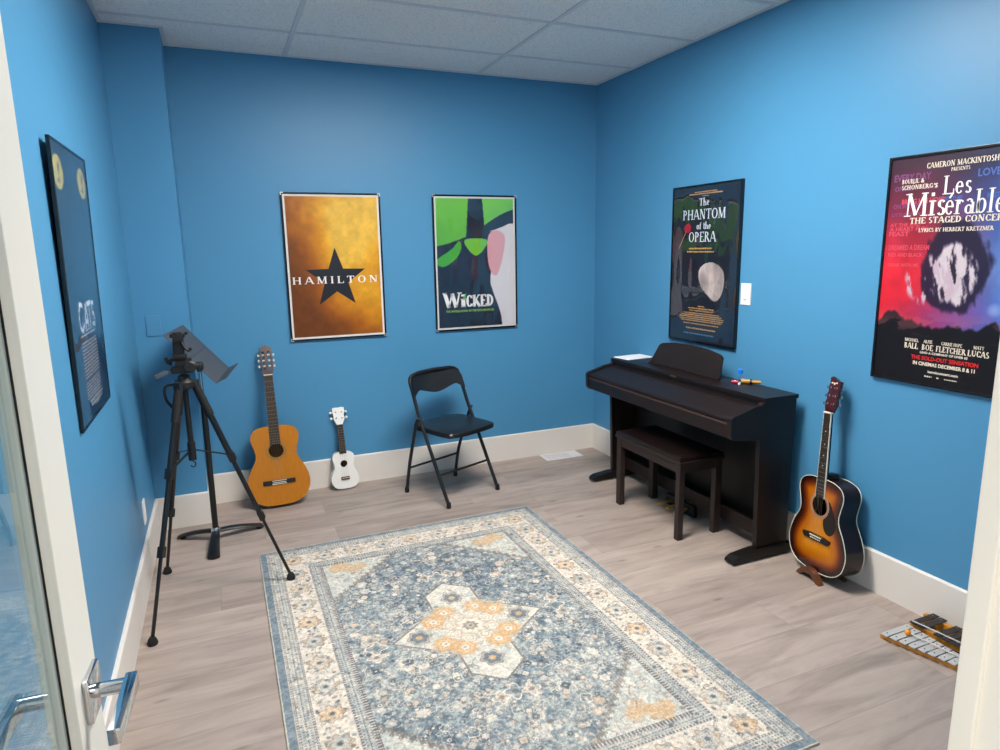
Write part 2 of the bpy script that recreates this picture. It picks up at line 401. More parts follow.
# ceiling grid of T-bars
def tb_(name, a, b):
    bm = NB(); obox(bm, a, b, .024, .006, up=(0,0,1)); struct(name, bm, M['tbar'])
zc = H_-.002; k = 1
GY = [-.46-.606*i for i in range(6)]
for y in GY:
    tb_('trim_%d' % (k+2), (-W_,y,zc), (0,y,zc)); k += 1
for x in (-.9101, -2.1302):
    tb_('trim_%d' % (k+2), (x,0,zc-.0005), (x,-D_,zc-.0005)); k += 1
bm = NB()
box(bm, (PX,-.02,H_-.006),(0,0,H_)); box(bm, (-.02,-D_,H_-.006),(0,-.02,H_)); box(bm, (-W_,-D_,H_-.006),(-W_+.02,-PD,H_)); box(bm, (-W_+.02,-PD-.02,H_-.006),(PX+.02,-PD,H_)); box(bm, (PX,-PD,H_-.006),(PX+.02,-.02,H_))
struct('trim_%d' % (k+2), bm, M['tbar'])
# recessed ceiling lamp in the middle of the grid
cl = thing('ceiling_light', 'flat rectangular ceiling light panel in the middle of the tiled ceiling', 'light', (-1.52,(GY[2]+GY[3])/2,H_-.012))
bm = NB()
for a,b in (((-.61,-.303,0),(.61,-.275,.01)),((-.61,.275,0),(.61,.303,.01)),((-.61,-.275,0),(-.582,.275,.01)),((.582,-.275,0),(.61,.275,.01))): box(bm, a, b)
obj('frame', bm, M['tbar'], cl)
em = bpy.data.materials.new('lit_diffuser'); em.use_nodes = True; p = em.node_tree.nodes['Principled BSDF']
p.inputs['Base Color'].default_value = (.8,.8,.8,1); p.inputs['Emission Color'].default_value = (1,.955,.90,1); p.inputs['Emission Strength'].default_value = PANEL_STRENGTH
bm = NB(); box(bm, (-.582,-.275,.002), (.582,.275,.008)); obj('diffuser', bm, em, cl)

# ---------------------------------------------------------------- glass door, swung open into the room
hx, hy, ex, ey = -2.906, -4.0, -2.850, -3.150
dv = Vector((ex-hx, ey-hy)); DL = dv.length; ang = math.atan2(dv.y, dv.x)
door = bpy.data.objects.new('door_1', None); COL.objects.link(door); door.location = (hx,hy,0); door.rotation_euler = (0,0,ang)
door['kind'] = 'structure'; door['label'] = 'white framed glass door standing open along the left wall'
# local: x along the leaf, y = away from the room (front face at y=0 is towards -y local => room side)
T = .040; st, z0, z1 = .118, .012, 2.11
bm = NB()
box(bm, (DL-st,0,z0), (DL,T,z1), .0015); box(bm, (0,0,z0), (st,T,z1), .0015); box(bm, (st,0,z0), (DL-st,T,z0+.24)); box(bm, (st,0,z1-.13), (DL-st,T,z1))
obj('door_frame', bm, M['door_white'], door)
bm = NB(); box(bm, (st-.006,T/2-.003,z0+.235), (DL-st+.006,T/2+.003,z1-.125)); obj('glass_pane', bm, M['glass'], door)
bm = NB()
for s in (-1,):
    y = T/2+s*.0042
    box(bm, (DL-st-.0025,y-.0012,z0+.24),(DL-st,y+.0012,z1-.13)); box(bm, (st,y-.0012,z0+.24),(st+.0035,y+.0012,z1-.13)); box(bm, (st+.0035,y-.0012,z0+.24),(DL-st-.0035,y+.0012,z0+.2435))
obj('gasket', bm, M['rubber'], door)
def lever(s):
    y0 = 0 if s < 0 else T
    h = bpy.data.objects.new('door_handle', None); COL.objects.link(h); h.parent = door; h.location = (DL-.052,y0,.864)
    bm = NB(); box(bm, (-.034,0,-.037), (.034,s*.010,.037), .003); obj('rose_plate', bm, M['chrome'], h, True)
    bm = NB(); tube(bm, [(0,s*.006,0),(0,s*.055,0)], .0115, 18); obj('neck', bm, M['chrome'], h, True)
    bm = NB(); box(bm, (-.128,s*.050,-.013), (.014,s*.068,.013), .002); obj('lever', bm, M['chrome'], h, True)
lever(-1); lever(1)
for z in (.25,1.05,1.85):
    bm = NB(); tube(bm, [(-.006,.0,z),(-.006,.0,z+.09)], .006, 10); obj('hinge', bm, M['steel'], door, True)

# ---------------------------------------------------------------- wall plates, vent
def plate(name, label, cat, loc, rz, w, h, m, kind):
    t = thing(name, label, cat, loc, (0,0,rz))
    bm = NB(); box(bm, (-w/2,-.006,-h/2), (w/2,.0005,h/2), .002); obj('cover_plate', bm, m, t)
    if kind == 'switch':
        bm = NB(); box(bm, (-.017,-.009,-.034), (.017,-.005,.034), .0015); obj('rocker', bm, M['plate_white'], t)
        bm = NB(); box(bm, (-.010,-.0105,-.031), (.010,-.0088,-.027)); obj('indicator', bm, M['plate_grey'], t)
    if kind == 'outlet':
        for s in (-1,1):
            bm = NB()
            if w > h: box(bm, (s*.019-.013,-.0085,-.016), (s*.019+.013,-.005,.016), .003)
            else: box(bm, (-.016,-.0085,s*.02-.014), (.016,-.005,s*.02+.014), .003)
            obj('socket', bm, M['plate_white'], t)
    for s in (-1,1):
        bm = NB(); lathe(bm, [(.003,-.0075),(.003,-.004)], (0,0,s*h*.4) if h > w else (s*w*.42,0,0), 'y', 8); obj('screw', bm, m, t)
    return t
plate('light_switch', 'white rocker light switch on the right wall beside the black tall poster', 'switch', (0,-1.563,1.284), -PI/2, .072, .115, M['plate_white'], 'switch')
plate('blank_cover_plate', 'blue painted blank plate on the corner pilaster behind the music stand', 'wall plate', (-2.949,-PD,1.166), 0, .072, .112, M['plate_blue'], 'blank')
plate('wall_outlet', 'small white outlet low on the back wall behind the folding chair', 'outlet', (-1.235,0,.352), 0, .078, .045, M['plate_white'], 'outlet')
plate('wall_outlet', 'white outlet low on the left wall just above the baseboard', 'outlet', (-W_,-.825,.308), PI/2, .072, .115, M['plate_white'], 'outlet')
vt = thing('floor_vent', 'white slotted floor register by the back wall under the chair-side corner', 'vent', (-.335,-.098,0), (0,0,-.02))
vt['label'] = 'white slotted floor register in the back corner left of the piano'
bm = NB()
box(bm, (-.150,-.072,0), (.150,-.058,.005), .001); box(bm, (-.150,.058,0), (.150,.072,.005), .001); box(bm, (-.150,-.058,0), (-.13,.058,.005)); box(bm, (.06,-.058,0), (.150,.058,.005)); 
for i in range(13): box(bm, (-.127+i*.0145,-.058,.001), (-.118+i*.0145,.058,.0048))
obj('grille', bm, M['vent'], vt)
bm = NB(); box(bm, (-.13,-.058,0), (.06,.058,.0012)); obj('duct_opening', bm, M['vent_dark'], vt)

# ---------------------------------------------------------------- lettering
def stroke(bm, p, q, w0, w1=None, f=None):
    w1 = w0 if w1 is None else w1
    p, q = np.array(p,float), np.array(q,float); d = q-p; L = np.hypot(*d)
    if L < 1e-6: return
    n = np.array([-d[1],d[0]])/L
    bm.faces.new([bm.verts.new(f(*a)) for a in (p+n*w0/2,p-n*w0/2,q-n*w1/2,q+n*w1/2)])
_T, _t = .17, .075
def _A(cx,cy,rx,ry,a0,a1): return ('a',cx,cy,rx,ry,a0,a1)
GL = {   # (advance, strokes) on a cap height of 1; 'l' line x0,z0,x1,z1,width, 'n' line without serifs, 'a' elliptic arc
'A':(.92,[('l',.08,0,.42,1,_t,1),('l',.84,0,.47,1,_T,1),('n',.2,.34,.7,.34,_t)]),
'B':(.78,[('l',.2,0,.2,1,_T),_A(.24,.75,.36,.25,-90,90),_A(.26,.26,.42,.26,-90,90)]),
'C':(.82,[_A(.45,.5,.38,.5,42,318),('n',.74,.98,.74,.7,_t),('n',.74,.28,.74,.04,_t)]),
'D':(.92,[('l',.2,0,.2,1,_T),_A(.24,.5,.58,.5,-90,90)]),
'E':(.74,[('l',.2,0,.2,1,_T),('n',.2,.97,.66,.97,_t),('n',.2,.52,.54,.52,_t),('n',.2,.03,.7,.03,_t),('n',.66,1,.66,.78,_t),('n',.69,0,.69,.24,_t)]),
'F':(.7,[('l',.2,0,.2,1,_T),('n',.2,.97,.66,.97,_t),('n',.2,.52,.54,.52,_t),('n',.66,1,.66,.78,_t)]),
'G':(.88,[_A(.46,.5,.38,.5,42,330),('n',.74,.98,.74,.7,_t),('l',.76,.05,.76,.42,_T,2)]),
'H':(.98,[('l',.2,0,.2,1,_T),('l',.78,0,.78,1,_T),('n',.2,.52,.78,.52,_t)]),
'I':(.4,[('l',.2,0,.2,1,_T)]),
'J':(.5,[('l',.3,.1,.3,1,_T,2),_A(.14,.1,.16,.14,-120,0)]),
'K':(.9,[('l',.2,0,.2,1,_T),('l',.26,.45,.74,1,_t,2),('l',.36,.56,.82,0,_T,1)]),
'L':(.74,[('l',.2,0,.2,1,_T),('n',.2,.03,.7,.03,_t),('n',.69,0,.69,.28,_t)]),
'M':(1.12,[('l',.16,0,.18,1,_t),('n',.2,1,.54,.05,_T),('n',.54,.05,.9,1,_t),('l',.93,0,.91,1,_T)]),
'N':(.98,[('l',.18,0,.18,1,_t),('n',.2,1,.76,.02,_T),('l',.78,0,.78,1,_t,2)]),
'O':(.96,[_A(.48,.5,.42,.5,0,360)]),
'P':(.76,[('l',.2,0,.2,1,_T),_A(.24,.73,.42,.27,-90,90)]),
'R':(.86,[('l',.2,0,.2,1,_T),_A(.24,.75,.4,.25,-90,90),('l',.4,.5,.8,0,_T,1)]),
'S':(.66,[_A(.33,.75,.25,.25,40,270),_A(.33,.26,.29,.26,-140,90)]),
'T':(.84,[('l',.42,0,.42,1,_T,1),('n',.06,.97,.78,.97,_t),('n',.08,1,.08,.78,_t),('n',.76,1,.76,.78,_t)]),
'U':(.92,[('l',.2,.3,.2,1,_T,2),('l',.74,.3,.74,1,_t,2),_A(.47,.3,.27,.3,180,360)]),
'V':(.88,[('l',.08,1,.44,0,_T,3),('l',.82,1,.46,0,_t,3)]),
'W':(1.2,[('l',.08,1,.36,0,_T,3),('n',.36,0,.6,.95,_t),('n',.6,.95,.86,0,_T),('l',1.12,1,.88,0,_t,3)]),
'Y':(.86,[('l',.06,1,.43,.45,_T,3),('l',.8,1,.43,.45,_t,3),('l',.43,0,.43,.46,_T,1)]),
'Z':(.76,[('n',.1,.97,.66,.97,_t),('n',.1,.03,.7,.03,_t),('n',.1,.03,.64,.97,_T),('n',.1,1,.1,.78,_t),('n',.68,0,.68,.24,_t)]),
'a':(.58,[_A(.26,.2,.2,.2,0,360),('l',.46,0,.46,.5,_T,1),_A(.28,.5,.18,.16,0,150)]),
'b':(.62,[('l',.14,0,.14,1.05,_T,2),_A(.32,.32,.23,.32,0,360)]),
'e':(.56,[_A(.28,.32,.23,.32,0,320),('n',.06,.36,.5,.36,_t)]),
'f':(.4,[('l',.17,0,.17,.8,_T,1),_A(.32,.82,.15,.2,60,180),('n',.03,.62,.36,.62,_t)]),
'h':(.66,[('l',.14,0,.14,1.05,_T),('l',.52,0,.52,.42,_T,1),_A(.33,.4,.19,.22,0,180)]),
'i':(.32,[('l',.15,0,.15,.64,_T),('n',.15,.82,.15,.97,_T)]),
'l':(.32,[('l',.15,0,.15,1.05,_T)]),
'o':(.62,[_A(.3,.32,.26,.32,0,360)]),
'r':(.46,[('l',.14,0,.14,.64,_T),_A(.32,.42,.17,.2,40,170)]),
's':(.48,[_A(.24,.48,.17,.16,30,270),_A(.24,.16,.19,.16,-150,90)]),
't':(.4,[('l',.17,.05,.17,.9,_T,4),_A(.28,.1,.11,.1,180,320),('n',.03,.62,.36,.62,_t)]),
' ':(.42,[])}
GL['é'] = (.56, GL['e'][1]+[('n',.24,.74,.42,.98,.12)])
def serif_text(bm, txt, cx, z, h, f, sx=1.0, width=None, bold=1.0, track=0.0):
    """serif lettering as flat faces; cx = centre, z = baseline, h = cap height; f(u,v) places a point"""
    adv = [GL[c][0]+track for c in txt]; tot = sum(adv)*h
    k = (width/tot) if width else sx
    x = cx-tot*k/2
    for c, a in zip(txt, adv):
        P = lambda u,v: f(x+u*h*k, z+v*h)
        for g in GL[c][1]:
            if g[0] == 'a':
                _,ax,az,rx,rz,a0,a1 = g; n = max(6,int(abs(a1-a0)/18))
                A = [math.radians(a0+(a1-a0)*i/n) for i in range(n+1)]
                def pt(t, s):
                    w = (_t+(_T-_t)*abs(math.cos(t))**1.5)*bold
                    return (ax+(rx-w*.5+s*w/2)*math.cos(t), az+(rz-w*.35+s*w/2*.9)*math.sin(t))
                for t0,t1 in zip(A,A[1:]):
                    bm.faces.new([bm.verts.new(P(*q)) for q in (pt(t0,1),pt(t0,-1),pt(t1,-1),pt(t1,1))])
            else:
                w = g[5]*bold; stroke(bm, g[1:3], g[3:5], w, f=P)
                if g[0] == 'l':
                    fl = g[6] if len(g) > 6 else 0      # 0 both ends, 1 bottom only, 2 top only (second point), 3 first point, 4 none
                    ends = {0:((g[1],g[2]),(g[3],g[4])),1:((g[1],g[2]),) if g[2] < g[4] else ((g[3],g[4]),),2:((g[3],g[4]),),3:((g[1],g[2]),),4:()}[fl]
                    for ux,uz in ends:
                        s = .025 if uz < .3 else -.025
                        stroke(bm, (ux-.155,uz+s), (ux+.155,uz+s), .05*bold, f=P)
        x += a*h*k
def sans_text(bm, txt, cx, z, h, f, width=None, thick=.0, shear=0):
    """plain lettering from the built-in font turned into flat faces"""
    cu = bpy.data.curves.new('t','FONT'); cu.body = txt; cu.size = 1; cu.offset = thick; cu.shear = shear; cu.resolution_u = 2
    o = bpy.data.objects.new('t', cu); COL.objects.link(o)
    me = bpy.data.meshes.new_from_object(o.evaluated_get(bpy.context.evaluated_depsgraph_get()))
    bpy.data.objects.remove(o); bpy.data.curves.remove(cu)
    co = np.array([v.co[:2] for v in me.vertices])
    if len(co) == 0: return
    x0,x1 = co[:,0].min(), co[:,0].max(); s = h/.72; sx = s if width is None else width/(x1-x0)
    vs = [bm.verts.new(f(cx+(c[0]-(x0+x1)/2)*sx, z+c[1]*s)) for c in co]
    for p in me.polygons:
        try: bm.faces.new([vs[i] for i in p.vertices])
        except ValueError: pass
    bpy.data.meshes.remove(me)
def dashes(bm, cx, z, w, h, f, seed=0):
    """a line of print too small to read"""
    R = random.Random(seed); x = cx-w/2
    while x < cx+w/2:
        l = R.uniform(.8,2.6)*h; e = min(x+l, cx+w/2)
        bm.faces.new([bm.verts.new(f(*a)) for a in ((x,z),(e,z),(e,z+h*R.uniform(.75,1)),(x,z+h*R.uniform(.75,1)))]); x = e+h*R.uniform(.5,1.0)

# ---------------------------------------------------------------- posters (0.61 x 0.91 m)
PW, PH = .61, .914
def poster(label, loc, rz, design, lettering, w=PW, h=PH, dep=.018, fw=.011, silver=False, acrylic=False, tilt=0, nx=150):
    t = thing('framed_poster', label, 'poster', loc, (tilt,0,rz))
    bm = NB()
    for a,b in (((-w/2,-dep,-h/2),(-w/2+fw,0,h/2)),((w/2-fw,-dep,-h/2),(w/2,0,h/2)),((-w/2+fw,-dep,-h/2),(w/2-fw,0,-h/2+fw)),((-w/2+fw,-dep,h/2-fw),(w/2-fw,0,h/2))): box(bm, a, b, .0015)
    obj('frame', bm, M['frame_black'], t)
    if silver:
        for sx in (-1,1):
            for sz in (-1,1):
                bm = NB(); x, z = sx*(w/2), sz*(h/2)
                box(bm, (x-sx*.018,-dep-.001,z-sz*.006), (x+sx*.0005,-dep+.004,z+sz*.0005)); box(bm, (x-sx*.006,-dep-.001,z-sz*.018), (x+sx*.0005,-dep+.004,z-sz*.006)); obj('corner_cap', bm, M['frame_silver'], t)
    iw, ih = w-2*fw+.004, h-2*fw+.004
    yp = -dep+.005
    ny = int(nx*ih/iw)
    xs = np.linspace(-iw/2,iw/2,nx); zs = np.linspace(-ih/2,ih/2,ny)
    X, Z = np.meshgrid(xs/(iw/2), zs/(ih/2))          # -1..1
    I = np.zeros((*X.shape,3)); design(I, X, Z)
    I *= .92
    pr = grid_mesh('print', xs, zs, lambda a,b: (a, np.full_like(a,yp), b), I, M['print'], t)
    bm = NB(); box(bm, (-iw/2,yp+.001,-ih/2), (iw/2,-.001,ih/2)); obj('backing', bm, M['frame_black'], t)
    # lettering: layers of ink on the print, u,v in -1..1 of the printed sheet
    for nm, m, lines, lift in lettering:
        F = lambda u,v: (u*iw/2, yp-.0006-lift*.0004, v*ih/2)
        for ln in (lines if isinstance(lines, list) else [lines]):      # one part per line of print
            bm = NB()
            if callable(ln): ln(bm, F)
            elif ln[0] == 'S': serif_text(bm, ln[1], ln[2], ln[3], ln[4], F, width=ln[5], bold=ln[6], track=ln[7] if len(ln) > 7 else 0)
            elif ln[0] == 'B': sans_text(bm, ln[1], ln[2], ln[3], ln[4], F, width=ln[5], thick=.03)
            elif ln[0] == 'D': dashes(bm, ln[1], ln[2], ln[3], ln[4], F, ln[5])
            obj(nm, bm, m, pr)
    if acrylic:
        bm = NB(); box(bm, (-iw/2,-dep+.001,-ih/2), (iw/2,-dep+.0025,ih/2)); obj('acrylic_sheet', bm, M['acrylic' if acrylic is True else acrylic], t)
    return t
R_ = PH/PW
def edge_margin(I, X, Z, mx, mz, c=(236,232,226)): paint(I, ((abs(X) > 1-mx) | (abs(Z) > 1-mz)).astype(float), c)

# 1: orange and gold poster
def d_gold(I, X, Z):
    I[:] = (196,120,22)
    n = fbm(X,Z*1.5,.8,11); n2 = fbm(X,Z*1.5,.12,5)
    g = np.clip(.5+.30*X+.36*Z+.7*(n-.5)-.34*np.exp(-((X+.9)**2*2.2+(Z-.2)**2*1.2))+.5*np.exp(-((X-.25)**2*3+(Z-.35)**2*3))-.3*np.clip(-Z-.4,0,1),0,1)
    stops = [(0,(112,58,16)),(.3,(168,92,16)),(.55,(208,132,20)),(.8,(232,164,34)),(1,(243,190,70))]
    for ch in range(3): I[...,ch] = np.interp(g, [s[0] for s in stops], [s[1][ch] for s in stops])
    I *= (.9+.2*n2)[...,None]
    edge_margin(I,X,Z,.045,.03)
def l_star(bm, f):
    # plain five-pointed star, a printed flat shape
    cz, R1, R2 = -.165, .66, .265
    pts = [( (R1 if k%2==0 else R2)*math.sin(k*PI/5), cz+(R1 if k%2==0 else R2)*math.cos(k*PI/5)/R_*(1.0)) for k in range(10)]
    c = bm.verts.new(f(0,cz)); vs = [bm.verts.new(f(*p)) for p in pts]
    for i in range(10): bm.faces.new((c,vs[i],vs[(i+1)%10]))
l_ham = [('S','HAMILTON',.02,-.225,.098,1.88,1.05,.30)]
poster('framed orange and gold poster with a dark star on the back wall', (-2.2156+.305,0,.9957+.4515), 0, d_gold,
       [('star', M['ink_navy'], l_star, 0), ('title_lettering', M['ink_white'], l_ham, 1)], silver=True)

# 2: green, navy and white poster (abstract bands in place of the show's picture)
def d_green(I, X, Z):
    I[:] = (34,44,60)
    gtop = np.clip(.5+.4*Z-.2*np.abs(X)+.3*fbm(X,Z,.5,3),0,1)
    gc = np.stack([np.interp(gtop,[0,1],[60,130]),np.interp(gtop,[0,1],[150,215]),np.interp(gtop,[0,1],[50,70])],-1)
    brim = .42+.16*np.sin(X*1.6+.3)+.25*np.clip(X,0,1)
    mk = ((Z > brim) & (np.abs(X-.0) > .17+.12*(1-Z)) ).astype(float)[...,None]
    I[:] = I*(1-mk)+gc*mk
    zz = np.linspace(-1,1,60); bx_ = np.interp(zz,[-1,-.85,-.7,-.5,-.3,-.15,0,.1,.45,.5],[.63,.62,.56,.44,.34,.36,.48,.60,.62,.22])
    right = (X > np.interp(Z, zz, bx_)) & (Z < .60-.9*np.clip(X-.75,0,1)*0) & ~((X < .95) & (Z > .47+.16*np.clip((X-.2)/.75,0,1)**1.5))
    paint(I, right.astype(float), (232,226,226))
    paint(I, inpoly(X,Z,crom([(.30,.02),(.30,.38),(.48,.50),(.72,.42),(.70,.18),(.56,-.14),(.42,-.18)],6,True)), (232,172,176))
    paint(I, inpoly(X,Z,crom([(-.98,.05),(-.6,.22),(-.42,.34),(-.36,.24),(-.5,.08),(-.8,-.04)],6,True)), (74,178,52))
    paint(I, inpoly(X,Z,crom([(-.26,.36),(.26,.36),(.2,.22),(0,.12),(-.2,.22)],6,True)), (120,200,48))
    paint(I, inpoly(X,Z,[(-.18,.78),(.16,.8),(.2,.38),(-.2,.38)])*.55, (20,20,24))
    edge_margin(I,X,Z,.05,.032)
l_wick = [('S','W',-.62,-.66,.225,.42,1.5), ('S','i',-.345,-.66,.20,.13,1.4), ('S','CKED',.07,-.66,.18,.72,1.7)]
l_wsub = [('B','THE UNTOLD STORY OF THE WITCHES OF OZ',-.18,-.735,.032,1.20)]
def l_wdot(bm, f):
    pts = [(-.37,-.53),(-.30,-.53),(-.27,-.44),(-.33,-.49)]
    bm.faces.new([bm.verts.new(f(*p)) for p in pts])
poster('framed green, navy and white poster on the back wall above the folding chair', (-1.2557+.302,0,.9947+.4535), 0, d_green,
       [('title_lettering', M['ink_white'], l_wick, 1), ('subtitle_lettering', M['ink_lime'], l_wsub, 1), ('leaf_mark', M['ink_green'], l_wdot, 2)], silver=True, acrylic=True)

# 3: black poster above the piano
def d_black(I, X, Z):
    I[:] = (27,29,42)
    I += (fbm(X,Z,.4,8)[...,None]-.5)*8
    paint(I, np.clip(1-((X-.1)**2/.12+(Z+.12)**2/.045),0,1)*.3, (60,50,60))
    b = inpoly(X,Z,crom([(-.12,-.08),(.06,.02),(.34,.03),(.58,-.05),(.64,-.18),(.58,-.36),(.40,-.45),(.16,-.37),(-.06,-.25)],8,True))
    sh = np.clip(.75+.6*fbm(X,Z,.25,4)-.2,.6,1)
    I[:] = np.where(b[...,None] > 0, np.array((224,206,200))*sh[...,None], I)
    r = inpoly(X,Z,crom([(-.62,.50),(-.5,.54),(-.42,.50),(-.43,.44),(-.52,.42),(-.62,.45)],5,True)); paint(I, r, (186,20,46))
l_ph1 = [('S','The',-.03,.755,.09,.31,1.1), ('S','PHANTOM',-.04,.585,.125,1.30,.95), ('S','of the',-.02,.46,.085,.44,1.1), ('S','OPERA',-.06,.30,.125,.84,.95)]
l_ph2 = [('D',0,.92,.66,.014,1), ('D',0,.895,1.0,.016,2), ('D',0,.87,.2,.01,3), ('D',-.1,.205,.70,.022,4), ('D',-.1,.165,.82,.018,5)]+\
    [('D',0,z,w,.016 if i < 9 else .022,10+i) for i,(z,w) in enumerate(((-.54,.2),(-.57,.8),(-.60,.72),(-.635,1.1),(-.66,1.25),(-.685,1.36),(-.71,1.36),(-.735,1.25),(-.775,1.1),(-.84,.9)))]
l_ph3 = [('D',-.05,-.91,.95,.022,30)]
def l_stem(bm, f): stroke(bm, (-.56,.44), (-.78,.22), .012, f=f)
poster('tall black framed poster with white title on the right wall above the piano', (0,-.9269-.293,.9753+.456), -PI/2, d_black,
       [('title_lettering', M['ink_steel'], l_ph1, 1), ('credit_lines', M['ink_gold'], l_ph2, 1), ('footer_line', M['ink_slate'], l_ph3, 1), ('gold_stroke', M['ink_gold'], l_stem, 1)], acrylic=True, w=.583)

# 4: red and blue poster
def d_redblue(I, X, Z):
    t = np.clip((X+.55)/1.3+.25*(fbm(X,Z,.6,21)-.5),0,1); v = np.clip((Z+.45)/1.4,0,1)
    red = np.stack([np.interp(v,[0,.35,.7,1],[205,228,120,60]),np.interp(v,[0,.35,.7,1],[30,40,34,34]),np.interp(v,[0,.35,.7,1],[46,58,58,52])],-1)
    blu = np.stack([np.interp(v,[0,.35,.7,1],[70,92,56,34]),np.interp(v,[0,.35,.7,1],[120,150,92,44]),np.interp(v,[0,.35,.7,1],[215,225,170,86])],-1)
    ts = (t*t*(3-2*t))[...,None]
    I[:] = red*(1-ts)+blu*ts; I *= (.82+.36*fbm(X,Z,.22,6))[...,None]
    paint(I, np.exp(-((X-.0)**2*3+(Z+.38)**2*40))*.6, (120,70,150))
    # plain dark round shape with a pale streaked patch in place of the portrait
    wob = .5*(fbm(X,Z,.18,41)-.5)+.5*(fbm(X+.4*Z,Z*.4,.07,43)-.5)
    d = (X-.0)**2/.21+(Z-.04)**2/.17+1.0*wob
    paint(I, np.clip((1-d)*5,0,1)*.92, (30,24,50))
    st = fbm(X+.35*Z,Z*.3-.2*X,.055,31,4)
    d2 = (X-.02)**2/.085+(Z+.02)**2/.075+1.3*wob
    paint(I, np.clip((1-d2)*4,0,1)*np.clip((st-.40)*9,0,1), (214,200,206))
    paint(I, np.clip((1.0-((X+.28)**2/.16+(Z+.08)**2/.06))*3,0,1)*np.clip((st-.55)*10,0,1), (200,176,190))
    paint(I, np.clip(1-((X-.55)**2+((Z+.3)*R_)**2)/.01,0,1)*.6, (170,195,240))
    # dark uneven ground
    g = -.52+.05*fbm(X*1.0,Z*0,.10,13)*2+.12*np.exp(-((X+.8)/.2)**2)+.10*np.exp(-((X-.55)/.10)**2)+.05*np.exp(-((X-.1)/.12)**2)
    paint(I, np.clip((g-Z)*40,0,1), (19,17,22))
    w = np.clip((-.30-Z)*5,0,1)*np.clip((Z+.6)*8,0,1)*(fbm(X-Z,Z*4,.3,17) > .56)*.35; paint(I, w, (210,120,120))
def U(a, b): return ((a+b)/2, abs(b-a))
l_les1 = [('S',t,U(a,b)[0],v,h,U(a,b)[1],1.35) for t,a,b,v,h in (('CAMERON MACKINTOSH',-.495,.40,.888,.046),('PRESENTS',-.167,.07,.845,.028),('BOUBLIL',-.82,-.58,.775,.038),('SCH',-.82,-.69,.722,.038),('ONBERG',-.685,-.385,.722,.038),
    ('THE STAGED CONCERT',-.66,.60,.42,.052),('LYRICS BY HERBERT KRETZMER',-.52,.43,.345,.034),('MICHAEL',-.56,-.36,-.632,.028),('BALL',-.56,-.36,-.695,.05),('ALFIE',-.29,-.17,-.632,.028),('BOE',-.31,-.15,-.695,.05),('CARRIE HOPE',-.05,.22,-.632,.028),('FLETCHER',-.115,.275,-.695,.05),('MATT',.36,.49,-.632,.028),('LUCAS',.295,.56,-.695,.05))]
l_les1 += [('B','&',-.53,.775,.036,.05),('B','\u00a8',-.655,.745,.036,.03),('B',"'S",-.345,.722,.036,.05),('B','LEAD A COMPANY OF OVER 65',-.01,-.728,.02,.63),('B','IN CINEMAS DECEMBER 8 & 11',.0,-.835,.032,.82),('B','lesmisconcert.com',.01,-.895,.024,.40),
    ('D',-.18,-.935,.10,.014,61),('D',-.05,-.935,.03,.012,62),('D',.12,-.935,.16,.010,63)]
l_les2 = [('S','Les',-.065,.655,.155,.38,.85),('S','Mis',-.46,.485,.20,.58,.85),('S','érables',.225,.485,.185,.86,.78)]
l_les3 = [('B','THE SOLD-OUT SENSATION',.0,-.785,.036,.89)]
def bgw(rows): return [('B',t,x,z,h,w) for t,x,z,h,w in rows]
poster('large red and blue concert poster on the right wall nearest the doorway', (0,-2.3465-.305,.975+.453), -PI/2, d_redblue,
       [('faint_red_lettering', M['ink_faint_violet'], bgw([('EVERY DAY',-.68,.80,.06,.52),('ONE DAY MORE',-.62,.715,.04,.6),('ON MY OWN',-.70,.56,.04,.44),('LITTLE PEOPLE',-.7,.49,.03,.46)]), 0),
        ('pale_red_lettering', M['ink_faint_red'], bgw([('AT THE END',-.72,.40,.03,.44),('A HEART FULL',-.66,.36,.035,.56),('BRING HIM HOME',-.50,.595,.045,.60),('FEAST',-.8,.315,.04,.3),('I DREAMED A DREAM',-.66,.19,.045,.62),('RED AND BLACK',-.68,.13,.035,.5),('DRINK WITH ME',-.7,.04,.03,.44)]), 0),
        ('faint_blue_lettering', M['ink_faint_blue'], bgw([('LOVELY LADIES',.56,.78,.06,.78),('COME TO ME',-.14,.60,.04,.3),('MASTER OF THE HOUSE',.62,.60,.045,.62),('STARS',.9,.29,.045,.28),('DO YOU HEAR',.75,.20,.03,.4)]), 0),
        ('title_lettering', M['ink_white'], l_les2, 2), ('credit_lettering', M['ink_cream'], l_les1, 2), ('red_lettering', M['ink_red'], l_les3, 2)], nx=170)

# 5: dark blue poster on the left wall
def d_dark(I, X, Z):
    I[:] = (24,34,48); I += (fbm(X,Z,.5,2)[...,None]-.5)*8
    for cx, sgn in ((-.68,1),(.70,-1)):
        d = ((X-cx)**2/.07+(Z-.80+.0*sgn)**2/.0155)
        paint(I, np.clip((1-d)*8,0,1), (232,212,84))
        sq = inpoly(X,Z,crom([(cx-.07,.74),(cx+.02,.77),(cx-.03,.83),(cx+.06,.88),(cx+.09,.84),(cx+.04,.79),(cx+.06,.73)],5,True)); paint(I, sq*np.clip((1-d)*8,0,1), (96,72,108))
def _cat(strokes):
    def fn(bm, f):
        for pts in strokes:
            for a,b in zip(pts,pts[1:]): stroke(bm, (-.46+a[0]*1.0,-.265+a[1]*.58), (-.46+b[0]*1.0,-.265+b[1]*.58), .036, f=f)
    return fn
